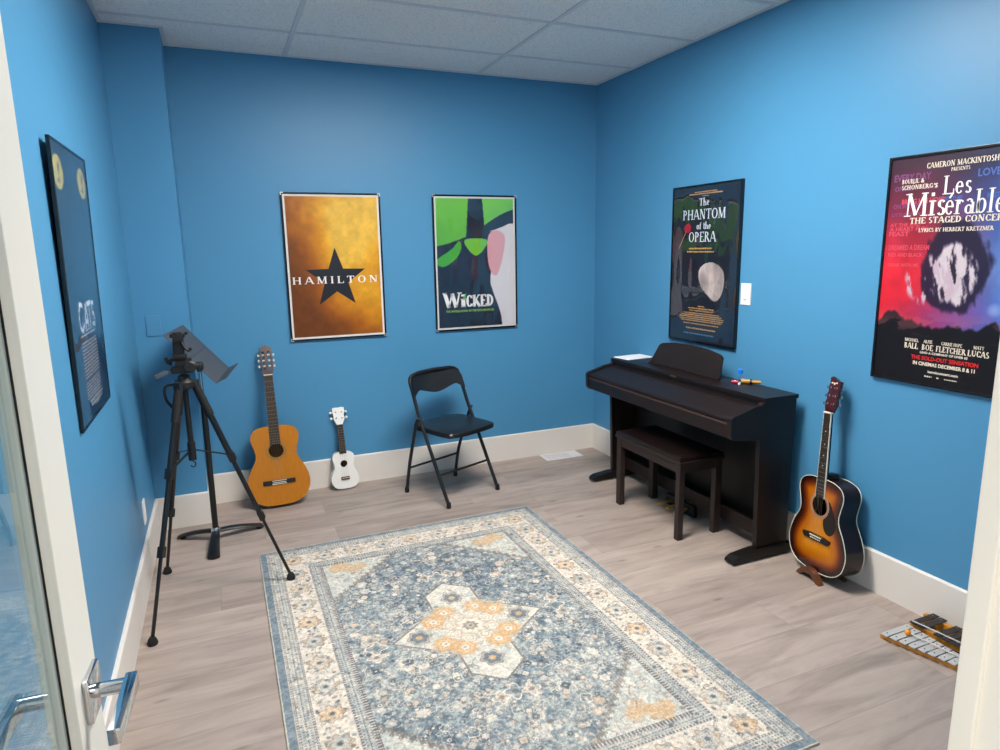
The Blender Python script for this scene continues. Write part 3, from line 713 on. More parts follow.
# tall hand-drawn capitals, one part per letter
l_cats = [_cat([[(.26,.20),(.10,.24),(.0,.12),(.02,-.06),(.14,-.12),(.26,-.04)]]), _cat([[(.34,-.11),(.45,.22),(.56,-.11)],[(.39,-.02),(.51,-.02)]]), _cat([[(.54,.20),(.82,.22)],[(.68,.21),(.68,-.12)]]), _cat([[(1.02,.19),(.88,.20),(.88,.07),(1.01,.02),(.99,-.11),(.84,-.09)]])]
l_cats2 = [('D',.05,-.345,.4,.010,71),('D',-.02,-.375,1.0,.014,72)]+[('D',.02,-.43-.026*i,1.0,.014,80+i) for i in range(11)]+[('D',0,-.73-.023*i,.95,.012,120+i) for i in range(6)]+[('D',.1,-.885,.9,.024,130),('D',.1,-.915,.8,.018,131),('D',.1,-.93,.3,.010,132)]
poster('dark blue framed poster with two yellow ovals on the left wall', (-W_+.0085,-1.715,1.446), PI/2, d_dark,
       [('title_lettering', M['ink_pale_blue'], l_cats, 1), ('credit_lines', M['ink_pale_blue'], l_cats2, 1)], acrylic='acrylic_flat', w=.572, h=.882, dep=.011, fw=.008, tilt=math.radians(1.0))

# ---------------------------------------------------------------- rug
def rug():
    x0, x1, ya, yb = -2.535, -.998, -3.035, -.893
    cx, cy = (x0+x1)/2, (ya+yb)/2; hw, hl = (x1-x0)/2, (yb-ya)/2
    t = thing('area_rug', 'blue and cream oriental rug with a central medallion on the floor', 'rug', (cx,cy,0), (0,0,0))
    st = .0031
    xs = np.arange(-hw,hw+1e-6,2*hw/round(2*hw/st)); ys = np.arange(-hl,hl+1e-6,2*hl/round(2*hl/st))
    X, Y = np.meshgrid(xs,ys); I = np.zeros((*X.shape,3))
    BLUE, DK, IV, PALE, TAN, OR, TAUPE, PEACH = (124,135,140),(78,88,96),(222,209,192),(178,182,176),(190,174,152),(204,160,112),(126,116,108),(214,184,158)
    GREY = (142,148,148)
    d = np.minimum(hw-abs(X), hl-abs(Y))                      # distance from the edge
    n1, n2, n3 = fbm(X,Y,.30,51), fbm(X,Y,.03,52,3), vnoise(X,Y,.009,53)
    # field: mottled grey blue
    f = np.clip(.46+1.1*(n2-.5)+.8*(n1-.5)+.35*(n3-.5),0,1)
    for k in range(3): I[...,k] = np.interp(f,[0,.3,.55,.8,1],[(84,97,108)[k],(108,121,130)[k],(134,144,147)[k],(168,171,166)[k],(206,197,182)[k]])
    R = np.random.RandomState(5)
    def flower(px,py,r,c,ring=None,core=None,pet=5,ph=0.,op=.9,outline=False,amp=.13):
        i0,i1 = np.searchsorted(xs,px-r*1.5),np.searchsorted(xs,px+r*1.5); j0,j1 = np.searchsorted(ys,py-r*1.5),np.searchsorted(ys,py+r*1.5)
        if i1-i0 < 2 or j1-j0 < 2: return
        xx,yy = X[j0:j1,i0:i1]-px, Y[j0:j1,i0:i1]-py; rr = np.hypot(xx,yy)/(r*(1+amp*np.cos(pet*np.arctan2(yy,xx)+ph)))
        J = I[j0:j1,i0:i1]
        if outline:                                            # only the drawn contour of a blossom
            w = max(.0019/r,.10)
            paint(J, np.clip((w-abs(rr-.9))/w*2.2,0,1), c, op)
            if core is not None: paint(J, np.clip((.34-rr)*8,0,1), core, op)
            return
        if ring is not None: paint(J, np.clip((1.28-rr)*6,0,1), ring, op*.7)
        paint(J, np.clip((1-rr)*6,0,1), c, op)
        if core is not None: paint(J, np.clip((.42-rr)*8,0,1), core, op)
    def scatter(n, test, pal, rmin, rmax, ring=DK, po=.45, op=(.5,.9)):
        for _ in range(n):
            px,py = R.uniform(-hw,hw),R.uniform(-hl,hl)
            if not test(px,py): continue
            c = pal[R.randint(len(pal))]; flower(px,py,R.uniform(rmin,rmax),c,ring if R.rand() < .6 else None,pal[R.randint(len(pal))] if R.rand() < .6 else None,R.randint(4,8),R.uniform(0,6),R.uniform(*op),R.rand() < po)
    inf = lambda px,py: min(hw-abs(px),hl-abs(py)) > .285
    # twining tendrils of the field
    for a,sd,c in ((.07,61,IV),(.05,63,DK),(.06,64,IV),(.09,65,PALE),(.045,66,DK)):
        q = fbm(X,Y,a,sd,2); paint(I, np.clip((.016-abs(q-.5))*90,0,1)*(d > .28), c, .5)
    scatter(5200, inf, [IV,PALE,PEACH,BLUE,DK,IV,GREY,TAUPE], .004,.010, DK)
    scatter(2600, inf, [IV,PALE,PEACH,IV,DK,IV,GREY], .009,.017, DK, .65)
    scatter(460, inf, [IV,PEACH,IV,PALE,IV], .016,.027, DK, .7)
    # medallion: four pointed lobes
    AX, AY = abs(X), abs(Y)
    med = inpoly(AX,AY,[(0,0),(.335,0),(.17,.125),(.112,.125),(.112,.30),(.0,.39)])
    medi = inpoly(AX,AY,[(0,0),(.322,0),(.166,.118),(.105,.119),(.105,.296),(.0,.379)])
    medj = inpoly(AX,AY,[(0,0),(.27,0),(.14,.095),(.082,.10),(.082,.27),(.0,.33)])
    paint(I, med, (128,119,111), .85)
    bg = np.clip(.5+1.6*(n2-.5)+.5*(n3-.5),0,1)[...,None]; mc = np.array(PALE)*(1-bg)+np.array(IV)*bg
    I[:] = np.where(medi[...,None] > 0, mc, I)
    inmed = lambda px,py: (abs(px)/.32+abs(py)/.39) < .85
    q = fbm(X,Y,.05,67,2); paint(I, np.clip((.02-abs(q-.5))*80,0,1)*medi, TAUPE, .55)
    scatter(2600, inmed, [IV,PALE,BLUE,TAN,TAUPE,GREY], .004,.010, TAUPE, .5)
    for sx in (-1,1):
        for sy in (-1,1):
            for ax,ay in ((.072,.135),(.135,.085)):
                flower(sx*ax,sy*ay,.050,OR,TAN,None,9,0,.85); flower(sx*ax,sy*ay,.030,IV,None,OR,7,0,.6,True); flower(sx*ax,sy*ay,.018,IV,TAN,GREY,6,0,.85)
            flower(sx*.105,sy*.11,.026,OR,None,TAN,6,0,.75)
    for k in range(8): flower(.088*math.cos(k*.785+.39),.088*math.sin(k*.785+.39),.028,IV,TAN,None,5,k,.85); flower(.088*math.cos(k*.785+.39),.088*math.sin(k*.785+.39),.018,TAUPE,None,PEACH,5,k,.7,True)
    flower(0,0,.058,IV,TAN,None,8,0,.85); flower(0,0,.034,TAUPE,None,None,8,0,.75); flower(0,0,.018,TAN,None,DK,8,0,.8)
    for px,py in ((.22,0),(-.22,0),(0,.24),(0,-.24)):
        flower(px,py,.040,(86,96,104),IV,PALE,6,0,.75); flower(px,py,.048,TAUPE,None,None,6,0,.7,True); flower(px,py,.014,OR,None,None,4,0,.8)
    # palmettes at the four tips
    for px,py in ((.395,0),(-.395,0),(0,.455),(0,-.455)):
        for k in (-1,0,1):
            qx,qy = (px+abs(k)*.012*np.sign(px),py+k*.058) if py == 0 else (px+k*.058,py+abs(k)*.012*np.sign(py))
            flower(qx,qy,.036 if k == 0 else .028,BLUE if k == 0 else PEACH,None,DK,4,0 if k else .7,.5); flower(qx,qy,.038 if k == 0 else .030,IV,None,None,4,0 if k else .7,.95,True,.28)
    # spandrels: pale corner triangles with stepped edge
    fx, fy = hw-.28-AX, hl-.235-AY
    s = fx+fy; stp = .016*np.round(((fx-fy) % .05)/.05)
    tri = (s+stp < .40) & (d > .28)
    edge = (s+stp < .425) & (s+stp >= .39) & (d > .27)
    tc = np.array(PALE)*(1-bg)+np.array((210,206,194))*bg
    I[:] = np.where(tri[...,None], tc, I)
    insp = lambda px,py: (hw-.28-abs(px))+(hl-.235-abs(py)) < .37 and min(hw-abs(px)-.28,hl-abs(py)-.235) > 0
    q = fbm(X,Y,.05,68,2); paint(I, np.clip((.02-abs(q-.5))*80,0,1)*tri, TAUPE, .5)
    scatter(4200, insp, [IV,PALE,GREY,TAN,PEACH,TAUPE], .004,.012, TAUPE, .5)
    paint(I, edge.astype(float)*(.35+.65*(((fx*1.0) % .012) < .007)), (124,114,104), .75)
    for sx in (-1,1):
        for sy in (-1,1):
            qx,qy = sx*(hw-.28-.11), sy*(hl-.235-.10)
            for ax,ay in ((.03,-.035),(.065,-.01),(-.03,.03),(-.055,.0),(.0,.0)): flower(qx+ax*sx*-1,qy+ay*sy,.034,OR,TAN,None,6,ax*50,.62); flower(qx+ax*sx*-1,qy+ay*sy,.016,IV,None,OR,6,ax*50,.6,True)
            for ax,ay in ((.10,.055),(.045,.12),(.19,.02),(.02,.20)): flower(qx-sx*ax,qy-sy*ay+sy*.06,.024,TAUPE,None,None,5,0,.7,True)
    # borders
    band = lambda a,b: ((d >= a) & (d < b)).astype(float)
    onx = hw-abs(X) < hl-abs(Y)
    along = np.where(onx, Y, X)
    def fill(a,b,c,c2):
        k = np.clip(.5+1.5*(n2-.5)+.5*(n3-.5),0,1)[...,None]; I[:] = np.where(band(a,b)[...,None] > 0, np.array(c)*(1-k)+np.array(c2)*k, I)
    fill(0,.276,(180,174,166),(204,196,184))
    fill(.097,.215,(208,196,180),(222,210,194))
    fill(.225,.262,(164,168,166),(196,190,178))
    fill(.045,.087,(172,173,168),(204,196,182))
    inb = lambda a,b: (lambda px,py: a < min(hw-abs(px),hl-abs(py)) < b)
    q = fbm(X,Y,.045,69,2); paint(I, np.clip((.022-abs(q-.5))*70,0,1)*band(.10,.212), (124,126,126), .6)
    scatter(8000, inb(.227,.260), [BLUE,IV,DK,TAN,GREY], .003,.008, None, .4)
    scatter(9000, inb(.044,.086), [BLUE,IV,DK,PALE,TAN,TAUPE], .003,.008, None, .4)
    scatter(8500, inb(.10,.212), [BLUE,DK,GREY,TAUPE,PEACH,IV], .003,.009, None, .4)
    def motif(px,py,c):
        flower(px,py,.040,c,None,None,7,0,.45); flower(px,py,.046,TAUPE,None,None,7,0,.55,True); flower(px,py,.022,IV,None,TAUPE,6,0,.6,True); flower(px,py,.011,DK,None,None,5,0,.7)
        for k in range(6): flower(px+.034*math.cos(k*1.05),py+.034*math.sin(k*1.05),.010,[OR,GREY,PEACH][k%3],None,TAUPE,5,k,.6)
    for sgn in (-1,1):
        N = 13
        for k in range(N): motif(sgn*(hw-.155),-hl+.155+(2*hl-.31)*k/(N-1),[OR,PALE,TAN,GREY][k%4])
        for k in range(1,8): motif(-hw+.155+(2*hw-.31)*k/8,sgn*(hl-.155),[OR,PALE,TAN,GREY][k%4])
    # fine dotted guard lines
    for a in (.036,.042,.062,.088,.093,.217,.223,.243,.263,.269,.275):
        paint(I, band(a,a+.0042)*((along % .0135) < .0075), (88,84,86), .72)
    for a,b in ((.036,.095),(.216,.276)):
        paint(I, band(a,b)*(((along+.004) % .0128) < .0052)*((d % .0128) < .0055), (104,104,106), .55)
    fill(0,.030,(104,119,130),(136,144,148))
    paint(I, band(.030,.0335), (76,86,96), .6)
    paint(I, band(0,.006), (206,196,176), .9)
    # overall wear: patches faded lighter
    w = np.clip((fbm(X,Y,.22,77)-.45)*2,0,1)*.25
    paint(I, w, (198,192,182))
    I *= (.83+.18*np.random.RandomState(9).rand(*X.shape)+.12*n3)[...,None]
    m = mat('woven_rug_pile', (255,255,255), rough=.95, spec=.1, attr='design', var=.05, vscale=420, bump=.5, bscale=500)
    grid_mesh('pile', xs, ys, lambda a,b: (a,b,np.full_like(a,.0075)), I, m, t)
    bm = NB()
    prof = [(-hw,-hl),(hw,-hl),(hw,hl),(-hw,hl)]
    prism(bm, prof, 0, .0072, fxy)
    o = obj('backing', bm, mat('rug_edge_binding', (196,190,176), rough=.9, var=.05, vscale=200), t)
rug()

# ---------------------------------------------------------------- guitars
def guitar_outline(ctrl, n=7):
    """ctrl: (half width, z) from bottom centre to top centre; returns closed outline (x,z)"""
    h = crom(ctrl, n)
    return [(x,z) for x,z in h]+[(-x,z) for x,z in h[-2:0:-1]]
def guitar(root, ctrl, depth, hole, holer, top_m, side_m, nut_z, neck_w, board_m, burst=False, nfret=18, board_end=None, binding=None):
    ol = guitar_outline(ctrl); n = len(ol); topz = max(z for _,z in ol)
    # soundboard: rings from the sound hole out to the outline
    hc = np.array([0,hole]); P = np.array(ol); A = np.arctan2(P[:,1]-hole,P[:,0])
    H = np.stack([np.cos(A)*holer, hole+np.sin(A)*holer],1)
    K = 16; bm = NB(); lay = bm.verts.layers.float_color.new('design') if burst else None
    rings = []
    for k in range(K+1):
        t = k/K; t = 1-(1-t)**1.5
        Q = H*(1-t)+P*t
        ring = []
        for q in Q:
            v = bm.verts.new((q[0],0,q[1]))
            if burst:
                dd = np.min(np.hypot(*(P-q).T))
                stops = [(0,(20,10,10)),(.012,(36,14,10)),(.035,(96,34,10)),(.06,(172,92,6)),(.11,(206,126,8)),(.2,(214,138,14))]
                c = [np.interp(dd,[s[0] for s in stops],[s[1][ch] for s in stops]) for ch in range(3)]
                v[lay] = lin(c)
            ring.append(v)
        rings.append(ring)
    for a,b in zip(rings,rings[1:]):
        for i in range(n): bm.faces.new((a[i],a[(i+1)%n],b[(i+1)%n],b[i]))
    # thickness at the sound hole rim
    inner = [bm.verts.new((v.co.x,.003,v.co.z)) for v in rings[0]]
    if burst:
        for v in inner: v[lay] = lin((60,34,16))
    for i in range(n): bm.faces.new((rings[0][i],inner[i],inner[(i+1)%n],rings[0][(i+1)%n]))
    sb = obj('soundboard', bm, top_m, root)
    # sides and back
    bm = NB(); F = [bm.verts.new((x,.0003,z)) for x,z in ol]; B = [bm.verts.new((x,depth*(1-.10*z/topz),z)) for x,z in ol]
    for i in range(n): bm.faces.new((F[i],B[i],B[(i+1)%n],F[(i+1)%n]))
    bm.faces.new(B)
    obj('body', bm, side_m, root, True)
    if binding:
        for yy in (0, 1):
            bm = NB(); pts = [(x,(-.0002 if yy == 0 else depth*(1-.10*z/topz)),z) for x,z in ol]; tube(bm, pts+[pts[0]], .0019, 6); obj('binding', bm, binding, root, True)
    bm = NB(); y = .02
    bm.faces.new([bm.verts.new((math.cos(a)*holer*1.35,depth*.8,hole+math.sin(a)*holer*1.35)) for a in np.linspace(0,2*PI,20)[:-1]])
    obj('inner_back', bm, M['inside'], root)
    # neck, fingerboard, frets
    be = board_end if board_end else hole+holer*.85
    bm = NB()
    prof = [(-1,0),(1,0),(.85,.55),(.4,1),(-.4,1),(-.85,.55)]
    w0, w1 = neck_w
    A_ = [bm.verts.new((u*w1/2,.002+v*.021,topz-.004)) for u,v in prof]; B_ = [bm.verts.new((u*w0/2,.002+v*.017,nut_z)) for u,v in prof]
    for i in range(6): bm.faces.new((A_[i],A_[(i+1)%6],B_[(i+1)%6],B_[i]))
    bm.faces.new(A_); bm.faces.new(B_)
    obj('neck', bm, side_m if burst else M['headwood'], root, True)
    bm = NB(); box(bm, (-.022,.002,topz-.004), (.022,depth*.75,topz+.022), .008); obj('heel', bm, M['dark_wood'] if burst else M['headwood'], root, True)
    bm = NB(); prism(bm, [(-w1/2*1.03,be),(w1/2*1.03,be),(w0/2,nut_z),(-w0/2,nut_z)], -.0055, .0005, fxz); fb = obj('fingerboard', bm, board_m, root)
    Lsc = None
    return ol, topz, fb, be
def frets(fb, nut_z, scale, be, w0, w1, n, m):
    for k in range(1,n+1):
        z = nut_z-scale*(1-2**(-k/12))
        if z < be+.003: break
        w = w0+(w1-w0)*(nut_z-z)/(nut_z-be)
        bm = NB(); box(bm, (-w/2,-.0068,z-.0014), (w/2,-.0052,z+.0014)); obj('fret', bm, m, fb)
def strings(root, n, w0, w1, zn, zb, m, r=.0004):
    for k in range(n):
        u = -1+2*k/(n-1)
        bm = NB(); tube(bm, [(u*w0/2,-.0085,zn),(u*w1/2,-.0105,zb)], r, 5); obj('string', bm, m, root)

def classical():
    root = thing('classical_guitar', 'amber classical guitar with slotted head leaning on the back wall', 'guitar', (-2.366,-.262,.021), (math.radians(-11.3),math.radians(-.6),0))
    ctrl = [(0,0),(.06,.002),(.115,.018),(.160,.055),(.182,.11),(.180,.165),(.158,.225),(.126,.285),(.120,.32),(.128,.36),(.140,.405),(.138,.44),(.115,.472),(.07,.486),(.03,.489),(0,.489)]
    nut, w0, w1 = .800, .050, .060
    ol, tz, fb, be = guitar(root, ctrl, .098, .335, .043, M['spruce'], M['guitar_side'], nut, (w0,w1), M['fretboard'])
    frets(fb, nut, .65, be, w0, w1, 19, M['fretwire'])
    bm = NB(); A = np.linspace(0,2*PI,37)
    for a,b in zip(A,A[1:]):
        bm.faces.new([bm.verts.new((r*math.cos(t),-.0006,.335+r*math.sin(t))) for r,t in ((.047,a),(.060,a),(.060,b),(.047,b))])
    obj('rosette', bm, M['rosette_dark'], root)
    br = bm = NB(); box(bm, (-.095,-.008,.128), (.095,0,.156), .002); bridge = obj('bridge', bm, M['dark_wood'], root)
    bm = NB(); box(bm, (-.04,-.0125,.139), (.04,-.007,.1425)); obj('saddle', bm, M['ivory'], bridge)
    bm = NB(); box(bm, (-.043,-.0100,.1295), (.043,-.0075,.1335)); box(bm, (-.043,-.0100,.150), (.043,-.0075,.154)); obj('tie_block', bm, M['ivory'], bridge)
    bm = NB(); box(bm, (-w0/2-.001,-.009,nut), (w0/2+.001,.006,nut+.006)); obj('nut', bm, M['ivory'], root)
    strings(root, 6, .042, .058, nut, .14, M['nylon'], .0004)
    # slotted headstock, tilted back a little
    hd = bpy.data.objects.new('headstock', None); COL.objects.link(hd); hd.parent = root; hd.location = (0,0,nut+.004); hd.rotation_euler = (math.radians(-9),0,0)
    hw = .035
    bm = NB()
    prism(bm, [(-.026,0),(.026,0),(hw,.03),(-hw,.03)], 0, .018, fxz)
    prism(bm, [(-hw,.03),(-.0235,.03),(-.0235,.145),(-hw,.145)], 0, .018, fxz); prism(bm, [(.0235,.03),(hw,.03),(hw,.145),(.0235,.145)], 0, .018, fxz)
    prism(bm, [(-.0085,.03),(.0085,.03),(.0085,.145),(-.0085,.145)], 0, .018, fxz)
    prism(bm, [(-hw,.145),(hw,.145),(hw,.168),(.026,.170),(.022,.178),(.010,.182),(0,.186),(-.010,.182),(-.022,.178),(-.026,.170),(-hw,.168)], 0, .018, fxz)
    obj('head_plate', bm, M['headwood'], hd)
    for z in (.055,.090,.125):
        for s in (-1,1):
            bm = NB(); tube(bm, [(s*.0085,.009,z),(s*.0235,.009,z)], .0055, 10); obj('roller', bm, M['ivory'], hd, True)
            bm = NB(); tube(bm, [(s*hw,.011,z),(s*(hw+.008),.011,z)], .0022, 6); box(bm, (s*(hw+.006),.006,z-.008), (s*(hw+.014),.017,z+.008), .0025); obj('tuning_peg', bm, M['ivory'], hd)
    return root
classical()

def uke():
    root = thing('ukulele', 'small white ukulele leaning on the back wall baseboard', 'ukulele', (-1.946,-.118,.010), (math.radians(-9.2),math.radians(-1.0),0))
    ctrl = [(0,0),(.035,.001),(.066,.012),(.086,.040),(.089,.070),(.078,.105),(.064,.135),(.062,.155),(.067,.18),(.071,.205),(.064,.228),(.042,.241),(.02,.244),(0,.244)]
    nut, w0, w1 = .425, .036, .044
    ol, tz, fb, be = guitar(root, ctrl, .062, .165, .0225, M['white_gloss'], M['white_gloss'], nut, (w0,w1), M['fretboard'], board_end=.232)
    frets(fb, nut, .345, be, w0, w1, 12, M['fretwire'])
    bm = NB(); box(bm, (-.027,-.007,.058), (.027,0,.080), .001); b = obj('bridge', bm, M['uke_bridge'], root)
    bm = NB(); box(bm, (-.024,-.0095,.070), (.024,-.006,.073)); obj('saddle', bm, M['ivory'], b)
    bm = NB(); box(bm, (-w0/2,-.008,nut), (w0/2,.004,nut+.004)); obj('nut', bm, M['ivory'], root)
    strings(root, 4, .028, .040, nut, .071, M['nylon'], .0004)
    hd = bpy.data.objects.new('headstock', None); COL.objects.link(hd); hd.parent = root; hd.location = (0,0,nut+.002); hd.rotation_euler = (math.radians(-8),0,0)
    bm = NB(); prism(bm, [(-.019,0),(.019,0),(.033,.03),(.034,.060),(.039,.085),(.038,.108),(.022,.112),(0,.110),(-.022,.112),(-.038,.108),(-.039,.085),(-.034,.060),(-.033,.03)], 0, .014, fxz); obj('head_plate', bm, M['white_gloss'], hd)
    for z in (.042,.080):
        for s in (-1,1):
            bm = NB(); lathe(bm, [(.0045,-.006),(.0045,.0)], (s*.019,0,z), 'y', 10); obj('string_post', bm, M['steel'], hd)
            bm = NB(); tube(bm, [(s*.034,.009,z),(s*.045,.009,z)], .0022, 6); sphere(bm, (s*.050,.009,z), .0085, 10, (1,.6,1)); obj('tuning_peg', bm, M['ivory'], hd)
uke()

def acoustic():
    # stands in a small wooden cradle and leans on the right wall
    root = thing('acoustic_guitar', 'sunburst acoustic guitar on a low wooden cradle leaning on the right wall', 'guitar', (-.155,-2.252,.038), (math.radians(-4.2),math.radians(-3.4),-PI/2-.13))
    root.scale = (.97,.97,.985)
    ctrl = [(0,0),(.06,.002),(.118,.016),(.163,.052),(.182,.105),(.181,.155),(.160,.215),(.130,.27),(.123,.305),(.130,.345),(.140,.39),(.137,.425),(.115,.452),(.07,.468),(.03,.471),(0,.471)]
    ctrl = [(x,z*.955) for x,z in ctrl]
    nut, w0, w1 = .760, .043, .054
    ol, tz, fb, be = guitar(root, ctrl, .108, .318, .047, M['burst'], M['burst_side'], nut, (w0,w1), M['fretboard'], burst=True, binding=M['ivory'])
    for s in (-1,1):
        bm = NB(); obox(bm, (s*w1/2*1.03,-.0035,be), (s*w0/2,-.0035,nut), .003, .006, up=(0,1,0)); obj('edge_binding', bm, M['ivory'], fb)
    frets(fb, nut, .64, be, w0, w1, 20, M['steel'])
    for k in (3,5,7,9):
        z = nut-.64*(1-(2**(-k/12)+2**(-(k-1)/12))/2); bm = NB(); lathe(bm, [(.003,-.0062),(.003,-.005)], (0,0,z), 'y', 8); obj('position_dot', bm, M['ivory'], fb)
    bm = NB(); A = np.linspace(0,2*PI,37)
    for a,b in zip(A,A[1:]):
        bm.faces.new([bm.verts.new((r*math.cos(t),-.0007,.318+r*math.sin(t))) for r,t in ((.049,a),(.061,a),(.061,b),(.049,b))])
    obj('rosette', bm, M['rosette'], root)
    pg = crom([(.058,.352),(.074,.335),(.098,.285),(.108,.24),(.096,.208),(.066,.196),(.040,.215),(.030,.252),(.040,.270),(.056,.290),(.063,.318)],6,True)
    bm = NB(); prism(bm, pg, -.0016, -.0004, fxz); obj('pickguard', bm, M['pickguard'], root)
    bm = NB(); prism(bm, [(-.088,.160),(-.075,.148),(.075,.148),(.088,.160),(.088,.172),(.045,.178),(-.045,.178),(-.088,.172)], -.008, 0, fxz); br = obj('bridge', bm, M['dark_wood'], root)
    bm = NB(); box(bm, (-.037,-.012,.168), (.037,-.007,.172)); obj('saddle', bm, M['ivory'], br)
    for k in range(6):
        bm = NB(); sphere(bm, (-.028+k*.0112,-.0095,.158), .0036, 8); obj('bridge_pin', bm, M['ivory'], br)
    bm = NB(); box(bm, (-w0/2-.001,-.009,nut), (w0/2+.001,.006,nut+.006)); obj('nut', bm, M['ivory'], root)
    strings(root, 6, .036, .053, nut, .170, M['string'], .0004)
    hd = bpy.data.objects.new('headstock', None); COL.objects.link(hd); hd.parent = root; hd.location = (0,0,nut+.004); hd.rotation_euler = (math.radians(-9),0,0)
    bm = NB(); prism(bm, [(-.0215,0),(.0215,0),(.030,.022),(.036,.045),(.031,.060),(.034,.085),(.030,.100),(.034,.125),(.034,.148),(.018,.150),(.002,.158),(-.020,.168),(-.034,.160),(-.029,.142),(-.033,.115),(-.029,.100),(-.034,.080),(-.030,.062),(-.036,.045),(-.030,.022)], 0, .015, fxz); hp = obj('head_plate', bm, M['red_head'], hd)
    bm = NB()
    for a in ((-.016,.138,.010,.006),(-.002,.135,.008,.009),(.011,.139,.008,.006)):
        box(bm, (a[0]-a[2]/2,-.0008,a[1]-a[3]/2), (a[0]+a[2]/2,0,a[1]+a[3]/2))
    obj('head_inlay', bm, M['ivory'], hp)
    for z in (.040,.078,.116):
        for s in (-1,1):
            bm = NB(); lathe(bm, [(.0055,-.002),(.0055,0)], (s*.018,0,z), 'y', 10); lathe(bm, [(.0032,-.014),(.0032,-.002)], (s*.018,0,z), 'y', 8); obj('string_post', bm, M['steel'], hd)
            bm = NB(); tube(bm, [(s*.030,.012,z),(s*.043,.012,z)], .002, 6); box(bm, (s*.041,.006,z-.007), (s*.055,.018,z+.007), .004); obj('tuning_peg', bm, M['steel'], hd, True)
    # wooden cradle on the floor in front of and under the body
    cr = thing('guitar_stand', 'low curved brown wooden cradle under the sunburst guitar', 'guitar stand', (-.158,-2.252,0), (0,0,-PI/2-.13))
    def arch(y, w, h, t):
        bm = NB(); out = [(-w/2+w*k/14, .006+(h-.006)*math.sin(PI*k/14)**.8) for k in range(15)]
        inn = [(w/2*.72-w*.72*k/14, (h-.026)*math.sin(PI*k/14)**.9) for k in range(15)]
        prism(bm, out+[(w/2,0),(w/2*.74,0)]+inn[1:-1]+[(-w/2*.74,0),(-w/2,0)], y, y+t, fxz); return bm
    obj('front_lip', arch(-.030,.150,.056,.026), M['stand_wood'], cr, True)
    obj('back_lip', arch(.108,.150,.030,.018), M['stand_wood'], cr, True)
    bm = NB(); box(bm, (-.02,-.005,.004), (.02,.109,.018), .002); obj('cross_rail', bm, M['stand_wood'], cr)
acoustic()

